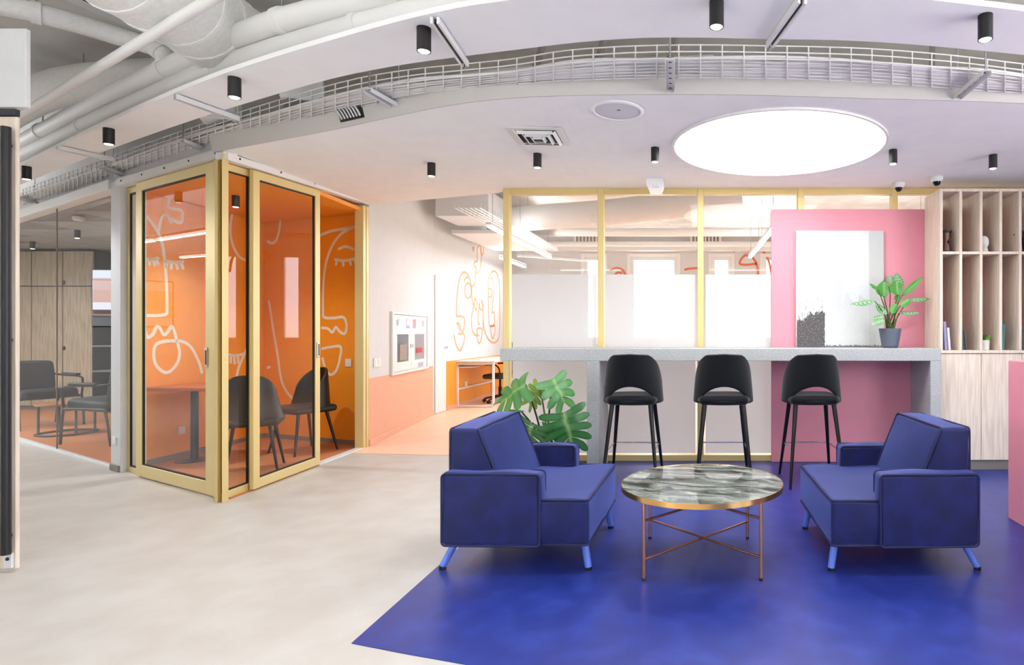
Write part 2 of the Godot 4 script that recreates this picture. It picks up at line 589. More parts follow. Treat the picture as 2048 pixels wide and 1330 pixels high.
func _ready() -> void:
	var cam := Camera3D.new()
	cam.name = "camera"
	cam.projection = Camera3D.PROJECTION_FRUSTUM
	cam.near = 0.05
	cam.far = 100.0
	cam.size = 2.0 * 0.05 * 665.0 / 1200.0
	cam.frustum_offset = Vector2(-0.05 * 376.0 / 1200.0, 0.0)
	cam.position = Vector3(0, 1.25, 0)
	add_child(cam)
	cam.current = true
	var we := WorldEnvironment.new()
	we.name = "environment"
	var env := Environment.new()
	env.background_mode = Environment.BG_SKY
	var sky := Sky.new()
	var sm := ProceduralSkyMaterial.new()
	sm.sky_top_color = Color(0.92, 0.96, 1.0)
	sm.sky_horizon_color = Color(0.97, 0.98, 1.0)
	sm.ground_horizon_color = Color(0.96, 0.96, 0.95)
	sm.ground_bottom_color = Color(0.94, 0.94, 0.92)
	sky.sky_material = sm
	env.sky = sky
	env.background_energy_multiplier = SKY_E
	env.tonemap_mode = Environment.TONE_MAPPER_LINEAR
	env.tonemap_exposure = EXPOSURE
	env.sdfgi_enabled = true
	env.ssao_enabled = true
	env.ssil_enabled = true
	we.environment = env
	add_child(we)
	make_materials()
	build_shell()
	build_ceilings()
	build_booth()
	build_far_room()
	build_lounge()
	build_bar_side()
	build_furniture()
	build_services()
	build_ceiling_fittings()
	build_entrance()

# ---------- the room

func plane_wall(called: String, xf: Transform3D, u0: float, u1: float, h0: float, h1: float, thick: float, m: Material, label := "") -> MeshInstance3D:
	var mb := MB.new()
	mb.span(Vector3(u0, h0, -thick), Vector3(u1, h1, 0), 0.0, xf)
	return setting(called, mb, m, label)

func slab_poly(pts: Array, h0: float, h1: float) -> MB:
	# plan points [x, d], counter-clockwise or not
	var pl := PackedVector2Array()
	for p in pts: pl.append(Vector2(p[0], p[1]))
	var mb := MB.new()
	mb.extrude(pl, Transform3D(Basis(Vector3.RIGHT, Vector3.FORWARD, Vector3.UP), Vector3.ZERO), h0, h1)
	return mb

func baseboard(called: String, xf: Transform3D, u0: float, u1: float, h: float, m: Material) -> void:
	var mb := MB.new()
	mb.span(Vector3(u0, 0.002, 0.0), Vector3(u1, h, 0.012), 0.003, xf)
	setting(called, mb, m)

func added_window_front(called: String, wb: Transform3D, length: float, bays: Array, first: int) -> void:
	# a white wall with added tall windows from 0.4 to 3.1 m
	var wm := MB.new()
	wm.span(Vector3(0, 0, -0.2), Vector3(length, 0.4, 0), 0.0, wb)
	wm.span(Vector3(0, 3.1, -0.2), Vector3(length, 3.4, 0), 0.0, wb)
	var u := 0.0
	for e in bays:
		wm.span(Vector3(u, 0.4, -0.2), Vector3(e[0], 3.1, 0), 0.0, wb)
		u = e[1]
	wm.span(Vector3(u, 0.4, -0.2), Vector3(length, 3.1, 0), 0.0, wb)
	setting(called, wm, M.white_wall, "white wall with added tall windows beside the camera")
	for e in bays:
		var fr := MB.new()
		for q in [[e[0], e[0] + 0.07, 0.4, 3.1], [e[1] - 0.07, e[1], 0.4, 3.1], [e[0] + 0.07, e[1] - 0.07, 0.4, 0.47], [e[0] + 0.07, e[1] - 0.07, 3.03, 3.1], [(e[0] + e[1]) / 2 - 0.04, (e[0] + e[1]) / 2 + 0.04, 0.47, 3.03]]:
			fr.span(Vector3(q[0], q[2], -0.13), Vector3(q[1], q[3], -0.05), 0.003, wb)
		var w := setting("window_%d" % first, fr, M.white_plastic, "added tall white framed window beside the camera")
		var g := MB.new()
		g.quad(wb * Vector3(e[0] + 0.07, 0.47, -0.09), wb * Vector3(e[1] - 0.07, 0.47, -0.09), wb * Vector3(e[1] - 0.07, 3.03, -0.09), wb * Vector3(e[0] + 0.07, 3.03, -0.09))
		part("window_pane", g, M.pane, w)
		first += 1

func build_shell() -> void:
	# floors
	setting("floor", slab_poly([[-4.8, -3.6], [4.6, -3.6], [4.6, 14], [-13, 14], [-13, 2.9], [-4.8, 2.9]], -0.2, 0.0), M.beige_floor, "light beige mottled resin floor")
	setting("floor_blue", slab_poly([[-1.40, 2.41], [-1.14, 2.33], [-0.883, 2.256], [-0.45, 2.07], [0.0, 1.80], [0.4, 1.4], [0.7, 0.9], [0.7, -3.3], [4.3, -3.3], [4.3, 5.9], [-1.40, 5.9]], 0.0, 0.003), M.blue_floor, "glossy cobalt blue vinyl floor inlay")
	setting("floor_orange", slab_poly([[-3.62, 6.20], [-1.95, 6.05], [-1.95, 5.92], [4.4, 5.92], [4.4, 13.0], [-4.1, 13.0], [-4.05, 9.1], [-3.64, 6.6]], 0.0, 0.003), M.orange_floor, "pale orange floor of the far office")
	setting("floor_booth_carpet", slab_poly([[-3.52, 4.50], [-5.18, 5.42], [-5.20, 7.15], [-3.63, 6.58]], 0.0, 0.006), M.carpet, "speckled orange cork carpet inside the booth")
	setting("floor_lounge_carpet", slab_poly([[-5.40, 5.52], [-10.8, 8.70], [-10.9, 9.8], [-9.2, 9.8], [-5.40, 7.4]], 0.0, 0.006), M.carpet, "speckled orange cork carpet in the glazed lounge")
	# outer walls and the slab overhead
	setting("ceiling_slab", slab_poly([[-4.8, -3.6], [4.6, -3.6], [4.6, 14], [-13, 14], [-13, 2.9], [-4.8, 2.9]], 3.40, 3.60), M.concrete, "bare painted concrete slab above the services")
	plane_wall("wall_behind", frame(4.6, -3.4, -4.8, -3.4), 0, 9.4, 0, 3.4, 0.2, M.white_wall)
	# unseen window fronts added beside the camera to light the ceiling
	added_window_front("wall_right", frame(4.4, 13.2, 4.4, -3.4), 16.6, [[10.3, 12.9], [13.3, 15.9]], 6)
	added_window_front("wall_near_left", frame(-4.62, -3.4, -4.62, 3.0), 6.4, [[0.5, 2.7]], 8)
	plane_wall("wall_corridor_end", frame(-12.6, 2.9, -12.6, 14), 0, 11.1, 0, 3.4, 0.2, M.white_wall)
	# white wall with the peach dado, from the booth to the far office
	var w1 := frame(-3.63, 6.58, -4.05, 9.10)
	plane_wall("wall_hall_upper", w1, 0.0, 2.56, 0.745, 3.4, 0.05, M.white_wall, "white wall with the fire cabinet")
	plane_wall("wall_hall_lower", w1, 0.0, 2.56, 0.0, 0.745, 0.05, M.peach_wall, "peach orange lower half of the hall wall")
	baseboard("baseboard_hall", w1, 0.0, 2.55, 0.07, M.peach_wall)
	var w2 := frame(-4.05, 9.10, -4.10, 13.2)
	plane_wall("wall_art", w2, 0.0, 4.1, 0.79, 3.4, 0.2, M.white_wall, "white wall with orange line drawings of faces")
	plane_wall("wall_art_lower", w2, 0.46, 4.1, 0.0, 0.79, 0.2, M.orange_wall)
	plane_wall("wall_art_pier", w2, 0.0, 0.46, 0.0, 0.79, 0.2, M.white_wall)
	baseboard("baseboard_art", w2, 0.48, 4.0, 0.07, M.peach_wall)
	var art := thing("line_drawing", "orange one-line drawing of faces painted on the far white wall", "wall art", pt(-4.05, 0, 9.1))
	var k := 0
	for s in [[PackedVector2Array([Vector2(0.905, 1.520), Vector2(0.905, 1.730), Vector2(0.948, 1.936), Vector2(1.018, 2.112), Vector2(1.124, 2.242), Vector2(1.261, 2.291), Vector2(1.420, 2.260), Vector2(1.526, 2.155), Vector2(1.565, 2.051), Vector2(1.584, 1.871)]),
		PackedVector2Array([Vector2(1.420, 2.122), Vector2(1.535, 2.084), Vector2(1.574, 1.997), Vector2(1.535, 1.897), Vector2(1.420, 1.855), Vector2(1.307, 1.883), Vector2(1.270, 1.976), Vector2(1.307, 2.066), Vector2(1.420, 2.122)]),
		PackedVector2Array([Vector2(1.233, 2.138), Vector2(1.326, 2.202), Vector2(1.458, 2.228)]),
		PackedVector2Array([Vector2(0.905, 1.520), Vector2(1.197, 1.521), Vector2(1.252, 1.467), Vector2(1.242, 1.361), Vector2(1.197, 1.277), Vector2(1.106, 1.291), Vector2(1.044, 1.387), Vector2(0.983, 1.399), Vector2(0.922, 1.409), Vector2(0.983, 1.365), Vector2(1.035, 1.291)]),
		PackedVector2Array([Vector2(0.802, 1.209), Vector2(0.862, 1.088), Vector2(0.948, 0.991), Vector2(1.044, 0.947), Vector2(1.151, 0.996), Vector2(1.233, 1.099), Vector2(1.233, 1.221), Vector2(0.983, 1.229)]),
		PackedVector2Array([Vector2(1.584, 2.070), Vector2(1.713, 2.117), Vector2(1.774, 2.213), Vector2(1.794, 2.344)]),
		PackedVector2Array([Vector2(1.794, 2.333), Vector2(1.835, 2.422), Vector2(1.713, 2.457), Vector2(1.743, 2.534), Vector2(1.866, 2.556), Vector2(1.866, 2.741), Vector2(1.907, 2.821), Vector2(2.023, 2.868), Vector2(2.087, 2.771), Vector2(2.066, 2.579), Vector2(2.002, 2.414), Vector2(1.835, 2.330)]),
		PackedVector2Array([Vector2(2.109, 2.896), Vector2(2.185, 2.861), Vector2(2.185, 2.754), Vector2(2.087, 2.695), Vector2(2.023, 2.793)]),
		PackedVector2Array([Vector2(1.643, 2.784), Vector2(1.673, 2.715), Vector2(1.723, 2.788)]),
		PackedVector2Array([Vector2(1.584, 2.088), Vector2(1.614, 1.837), Vector2(1.673, 1.731), Vector2(1.614, 1.583), Vector2(1.574, 1.455), Vector2(1.623, 1.293), Vector2(1.753, 1.205), Vector2(1.949, 1.197)]),
		PackedVector2Array([Vector2(1.743, 1.862), Vector2(1.835, 1.830), Vector2(1.856, 1.739), Vector2(1.794, 1.662), Vector2(1.713, 1.751), Vector2(1.743, 1.862)]),
		PackedVector2Array([Vector2(2.087, 1.863), Vector2(2.163, 1.771), Vector2(2.109, 1.674), Vector2(2.002, 1.708), Vector2(1.981, 1.782)]),
		PackedVector2Array([Vector2(2.002, 1.783), Vector2(1.928, 1.630), Vector2(1.918, 1.425), Vector2(1.981, 1.407)]),
		PackedVector2Array([Vector2(2.109, 1.845), Vector2(2.174, 1.638), Vector2(2.174, 1.448), Vector2(2.174, 1.295)]),
		PackedVector2Array([Vector2(1.856, 1.316), Vector2(2.002, 1.332), Vector2(2.109, 1.295), Vector2(2.087, 1.151), Vector2(1.981, 1.051), Vector2(1.876, 1.127), Vector2(1.856, 1.316)]),
		PackedVector2Array([Vector2(2.465, 1.962), Vector2(2.465, 2.236), Vector2(2.593, 2.397), Vector2(2.772, 2.463), Vector2(2.994, 2.424), Vector2(3.121, 2.209), Vector2(3.147, 1.838), Vector2(3.147, 1.465), Vector2(3.121, 1.216), Vector2(2.994, 1.086), Vector2(2.748, 1.049), Vector2(2.465, 1.120), Vector2(2.262, 1.276), Vector2(2.185, 1.486)]),
		PackedVector2Array([Vector2(2.535, 2.281), Vector2(2.652, 2.323), Vector2(2.748, 2.268), Vector2(2.772, 2.101), Vector2(2.724, 1.817), Vector2(2.676, 1.648), Vector2(2.796, 1.640), Vector2(2.808, 1.418), Vector2(2.558, 1.376), Vector2(2.488, 1.492), Vector2(2.465, 1.805), Vector2(2.465, 2.071), Vector2(2.652, 2.092), Vector2(2.688, 2.015), Vector2(2.628, 1.948), Vector2(2.488, 1.939)]),
		PackedVector2Array([Vector2(2.581, 1.368), Vector2(2.821, 1.386), Vector2(2.845, 1.290), Vector2(2.736, 1.137), Vector2(2.628, 1.210), Vector2(2.581, 1.368)])]]:
		for l in s:
			var mb := MB.new()
			mb.ribbon(smooth2(l), Transform3D(w2.basis, Vector3.ZERO), 0.038, 0.0005, 0.003)
			part("stroke", mb, M.orange_line, art)
			k += 1
	# door set into the art wall
	var dr := MB.new()
	dr.span(Vector3(0.05, 0.01, 0.001), Vector3(0.44, 2.13, 0.02), 0.004, w2)
	var door := setting("door_1", dr, M.white_paint, "narrow flush white door at the wall corner")
	var hb := MB.new()
	hb.span(Vector3(0.38, 1.0, 0.021), Vector3(0.41, 1.03, 0.06), 0.004, w2)
	part("door_handle", hb, M.steel, door)

func ceil_h(x: float, d: float) -> float:
	# underside of the main dropped ceiling, which rises slightly from its front edge
	var e := FASCIA.size() - 1
	for i in e:
		if x <= FASCIA[i + 1].x or i == e - 1:
			var t := clampf((x - FASCIA[i].x) / (FASCIA[i + 1].x - FASCIA[i].x), 0.0, 1.0)
			var f: Vector3 = FASCIA[i].lerp(FASCIA[i + 1], t)
			return lerpf(f.y, 2.65, clampf((d + f.z) / (5.9 + f.z), 0.0, 1.0))
	return 2.65

func strip(a: Array, b: Array, up: float) -> MB:
	# a slab whose underside spans two edges; a and b run left to right, a is the near one
	var mb := MB.new()
	var U := Vector3.UP * up
	for i in a.size() - 1:
		mb.quad(a[i], b[i], b[i + 1], a[i + 1])
		mb.quad(a[i] + U, a[i + 1] + U, b[i + 1] + U, b[i] + U)
		mb.quad(a[i], a[i + 1], a[i + 1] + U, a[i] + U)
		mb.quad(b[i + 1], b[i], b[i] + U, b[i + 1] + U)
	var e := a.size() - 1
	mb.quad(b[0], a[0], a[0] + U, b[0] + U)
	mb.quad(a[e], b[e], b[e] + U, a[e] + U)
	return mb

var FASCIA := [Vector3(-3.584, 2.580, -4.433), Vector3(-2.979, 2.589, -4.203), Vector3(-2.435, 2.599, -3.996), Vector3(-1.927, 2.608, -3.782), Vector3(-1.480, 2.617, -3.608), Vector3(-1.096, 2.626, -3.528), Vector3(-0.742, 2.636, -3.517), Vector3(-0.393, 2.645, -3.527), Vector3(-0.042, 2.650, -3.537), Vector3(0.311, 2.650, -3.547), Vector3(0.669, 2.650, -3.572), Vector3(1.032, 2.650, -3.599), Vector3(1.400, 2.650, -3.623), Vector3(1.776, 2.650, -3.654), Vector3(2.165, 2.650, -3.698), Vector3(2.569, 2.650, -3.751), Vector3(2.988, 2.650, -3.809), Vector3(3.422, 2.650, -3.871), Vector3(3.871, 2.650, -3.935), Vector3(4.333, 2.650, -4.000)]
var SLAB_NEAR := [Vector3(-9.956, 2.650, -7.467), Vector3(-7.374, 2.650, -5.995), Vector3(-5.619, 2.650, -4.986), Vector3(-4.311, 2.650, -4.211), Vector3(-3.393, 2.650, -3.685), Vector3(-2.707, 2.650, -3.312), Vector3(-2.185, 2.650, -3.059), Vector3(-1.751, 2.650, -2.866), Vector3(-1.375, 2.650, -2.707), Vector3(-1.048, 2.650, -2.588), Vector3(-0.760, 2.650, -2.521), Vector3(-0.492, 2.650, -2.482), Vector3(-0.234, 2.650, -2.453), Vector3(0.019, 2.650, -2.438), Vector3(0.271, 2.650, -2.440), Vector3(0.527, 2.650, -2.460), Vector3(0.792, 2.650, -2.495), Vector3(1.070, 2.650, -2.545), Vector3(1.364, 2.650, -2.603), Vector3(1.673, 2.650, -2.669), Vector3(2.003, 2.650, -2.744), Vector3(2.353, 2.650, -2.824)]
var SLAB_FAR := [Vector3(-11.487, 2.650, -8.615), Vector3(-8.381, 2.650, -6.813), Vector3(-6.352, 2.650, -5.636), Vector3(-4.942, 2.650, -4.828), Vector3(-3.927, 2.650, -4.266), Vector3(-3.152, 2.650, -3.856), Vector3(-2.534, 2.650, -3.548), Vector3(-2.021, 2.650, -3.306), Vector3(-1.601, 2.650, -3.151), Vector3(-1.234, 2.650, -3.050), Vector3(-0.895, 2.650, -2.967), Vector3(-0.574, 2.650, -2.892), Vector3(-0.272, 2.650, -2.852), Vector3(0.023, 2.650, -2.849), Vector3(0.318, 2.650, -2.863), Vector3(0.615, 2.650, -2.871), Vector3(0.921, 2.650, -2.900), Vector3(1.242, 2.650, -2.952), Vector3(1.580, 2.650, -3.016), Vector3(1.937, 2.650, -3.090), Vector3(2.317, 2.650, -3.173), Vector3(2.718, 2.650, -3.262)]
var TRAY_NEAR := [Vector3(-7.722, 2.700, -6.667), Vector3(-6.288, 2.700, -5.858), Vector3(-5.162, 2.700, -5.221), Vector3(-4.266, 2.700, -4.719), Vector3(-3.550, 2.700, -4.333), Vector3(-2.958, 2.700, -4.027), Vector3(-2.449, 2.700, -3.770), Vector3(-2.022, 2.700, -3.579), Vector3(-1.664, 2.700, -3.466), Vector3(-1.343, 2.700, -3.398), Vector3(-1.034, 2.700, -3.331), Vector3(-0.731, 2.700, -3.237), Vector3(-0.450, 2.700, -3.193), Vector3(-0.178, 2.700, -3.174), Vector3(0.091, 2.700, -3.173), Vector3(0.361, 2.700, -3.182), Vector3(0.633, 2.700, -3.193), Vector3(0.909, 2.700, -3.214), Vector3(1.198, 2.700, -3.257), Vector3(1.500, 2.700, -3.316), Vector3(1.825, 2.700, -3.396), Vector3(2.160, 2.700, -3.473), Vector3(2.510, 2.700, -3.551), Vector3(2.876, 2.700, -3.633)]
var TRAY_FAR := [Vector3(-8.294, 2.700, -7.160), Vector3(-6.758, 2.700, -6.295), Vector3(-5.672, 2.700, -5.736), Vector3(-4.691, 2.700, -5.190), Vector3(-3.855, 2.700, -4.705), Vector3(-3.203, 2.700, -4.361), Vector3(-2.628, 2.700, -4.046), Vector3(-2.170, 2.700, -3.842), Vector3(-1.773, 2.700, -3.694), Vector3(-1.416, 2.700, -3.583), Vector3(-1.086, 2.700, -3.499), Vector3(-0.779, 2.700, -3.453), Vector3(-0.483, 2.700, -3.427), Vector3(-0.192, 2.700, -3.417), Vector3(0.098, 2.700, -3.413), Vector3(0.388, 2.700, -3.420), Vector3(0.682, 2.700, -3.440), Vector3(0.982, 2.700, -3.472), Vector3(1.297, 2.700, -3.526), Vector3(1.622, 2.700, -3.584), Vector3(1.951, 2.700, -3.631), Vector3(2.303, 2.700, -3.702), Vector3(2.674, 2.700, -3.782), Vector3(3.061, 2.700, -3.867)]

func build_ceilings() -> void:
	# main dropped ceiling: its front edge sweeps in a shallow curve
	var a := smooth(FASCIA, 3)
	var b := []
	var back := [Vector2(-3.75, 6.62), Vector2(-1.95, 5.98), Vector2(-1.9, 5.87), Vector2(4.4, 5.87)]
	for i in a.size():
		var x := lerpf(-3.75, 4.38, clampf((a[i].x + 3.6) / 7.9, 0.0, 1.0))
		var d := 5.87
		if x < -1.9: d = remap(x, -3.75, -1.9, 6.62, 5.98)
		b.append(pt(x, 2.65, d))
	setting("ceiling", strip(a, b, 0.16), M.white_ceiling, "smooth white dropped ceiling over the bar")
	# warm grey board that closes the front edge, leaned forward so that it takes less light
	var fb := MB.new()
	var up := Vector3(0, 0.158, 0)
	for i in a.size() - 1:
		var q := []
		for k in [i, i + 1]:
			var t: Vector3 = (a[min(k + 1, a.size() - 1)] - a[max(k - 1, 0)]).normalized()
			var nn := t.cross(Vector3.UP).normalized()
			q.append([a[k] + nn * 0.002, a[k] + nn * 0.012, a[k] + up + nn * 0.055, a[k] + up + nn * 0.002])
		for s in 4:
			var z := (s + 1) % 4
			fb.quad(q[0][s], q[0][z], q[1][z], q[1][s]) if false else fb.quad(q[0][s], q[1][s], q[1][z], q[0][z])
	setting("trim_1", fb, M.fascia, "warm grey board along the dropped ceiling's curved front edge")
	# the narrow dropped strip in front of the cable tray
	setting("ceiling_strip", strip(smooth(SLAB_NEAR, 3), smooth(SLAB_FAR, 3), 0.025), M.white_ceiling, "curved white ceiling strip between pipes and cable tray")
	# bulkhead above the booth's side and the lounge glass
	var w := frame(-10.9, 8.66, -3.50, 4.36)
	plane_wall("wall_bulkhead", frame(-10.9, 8.74, -5.3, 5.46), 0, 6.48, 2.62, 3.4, 0.12, M.white_wall)
	plane_wall("wall_bulkhead_booth", frame(-5.3, 5.46, -3.55, 4.46), 0, 2.02, 2.62, 3.4, 0.12, M.white_wall)
	# ceiling over booth and its top
	setting("ceiling_booth", slab_poly([[-3.56, 4.56], [-5.16, 5.44], [-5.18, 7.12], [-3.66, 6.54]], 2.56, 2.60), M.orange_wall, "orange ceiling inside the booth")
	setting("ceiling_booth_cover", slab_poly([[-3.56, 4.60], [-5.3, 5.56], [-5.3, 7.3], [-3.66, 6.62]], 2.66, 2.80), M.white_ceiling)
	# hall ceiling edge beyond the dropped ceiling stays open to the slab

# ---------- the booth

func trapezoid(u0: float, h00: float, h01: float, u1: float, h10: float, h11: float) -> PackedVector2Array:
	return PackedVector2Array([Vector2(u0, h00), Vector2(u1, h10), Vector2(u1, h11), Vector2(u0, h01)])

func framed(parent: Node3D, xf: Transform3D, u0: float, u1: float, hb: float, top: Callable, s: float, rail: float, foot: float, z0: float, z1: float, seal := true) -> void:
	# a gold frame with stiles s wide, a top rail and a bottom rail, a black seal and a pane; top(u) is its upper edge
	for e in [[u0, u0 + s], [u1 - s, u1]]:
		var mb := MB.new()
		mb.extrude(trapezoid(e[0], hb, top.call(e[0]), e[1], hb, top.call(e[1])), xf, z0, z1)
		part("stile", mb, M.gold, parent)
	var t := MB.new()
	t.extrude(trapezoid(u0 + s, top.call(u0 + s) - rail, top.call(u0 + s), u1 - s, top.call(u1 - s) - rail, top.call(u1 - s)), xf, z0, z1)
	part("top_rail", t, M.gold, parent)
	var f := MB.new()
	f.span(Vector3(u0 + s, hb, z0), Vector3(u1 - s, hb + foot, z1), 0.002, xf)
	part("bottom_rail", f, M.gold, parent)
	var lo := hb + foot
	var a := u0 + s
	var b := u1 - s
	if seal:
		var q := MB.new()
		var w := 0.012
		var zc := (z0 + z1) / 2.0
		q.extrude(trapezoid(a, lo, top.call(a) - rail, a + w, lo, top.call(a + w) - rail), xf, zc - 0.007, zc + 0.007)
		q.extrude(trapezoid(b - w, lo, top.call(b - w) - rail, b, lo, top.call(b) - rail), xf, zc - 0.007, zc + 0.007)
		q.extrude(trapezoid(a + w, top.call(a) - rail - w, top.call(a) - rail, b - w, top.call(b) - rail - w, top.call(b) - rail), xf, zc - 0.007, zc + 0.007)
		q.span(Vector3(a + w, lo, zc - 0.007), Vector3(b - w, lo + w, zc + 0.007), 0.0, xf)
		part("seal", q, M.black_seal, parent, "black rubber seal round the pane")
	var g := MB.new()
	var zm := (z0 + z1) / 2.0
	var p := trapezoid(a, lo, top.call(a) - rail, b, lo, top.call(b) - rail)
	g.quad(xf * Vector3(p[0].x, p[0].y, zm), xf * Vector3(p[1].x, p[1].y, zm), xf * Vector3(p[2].x, p[2].y, zm), xf * Vector3(p[3].x, p[3].y, zm))
	part("glass_pane", g, M.pane_soft, parent, "clear glass pane")

func socket(at: Transform3D, w: float, h: float, label: String, twin := false) -> void:
	var o := thing("wall_socket", label, "socket", at.origin)
	var xf := Transform3D(at.basis, Vector3.ZERO)
	for k in (2 if twin else 1):
		var mb := MB.new()
		mb.span(Vector3(k * (w + 0.004), 0, 0), Vector3(k * (w + 0.004) + w, h, 0.012), 0.003, xf)
		part("cover_plate", mb, M.white_plastic, o)
		var i := MB.new()
		i.lathe([Vector2(0, 0), Vector2(w * 0.34, 0), Vector2(w * 0.34, 0.004), Vector2(w * 0.28, 0.004), Vector2(0, 0.001)], Transform3D(xf.basis, xf * Vector3(k * (w + 0.004) + w / 2, h / 2, 0.011)) * Transform3D(Basis(Vector3.RIGHT, PI / 2), Vector3.ZERO), 16)
		part("insert", i, M.white_plastic, o)

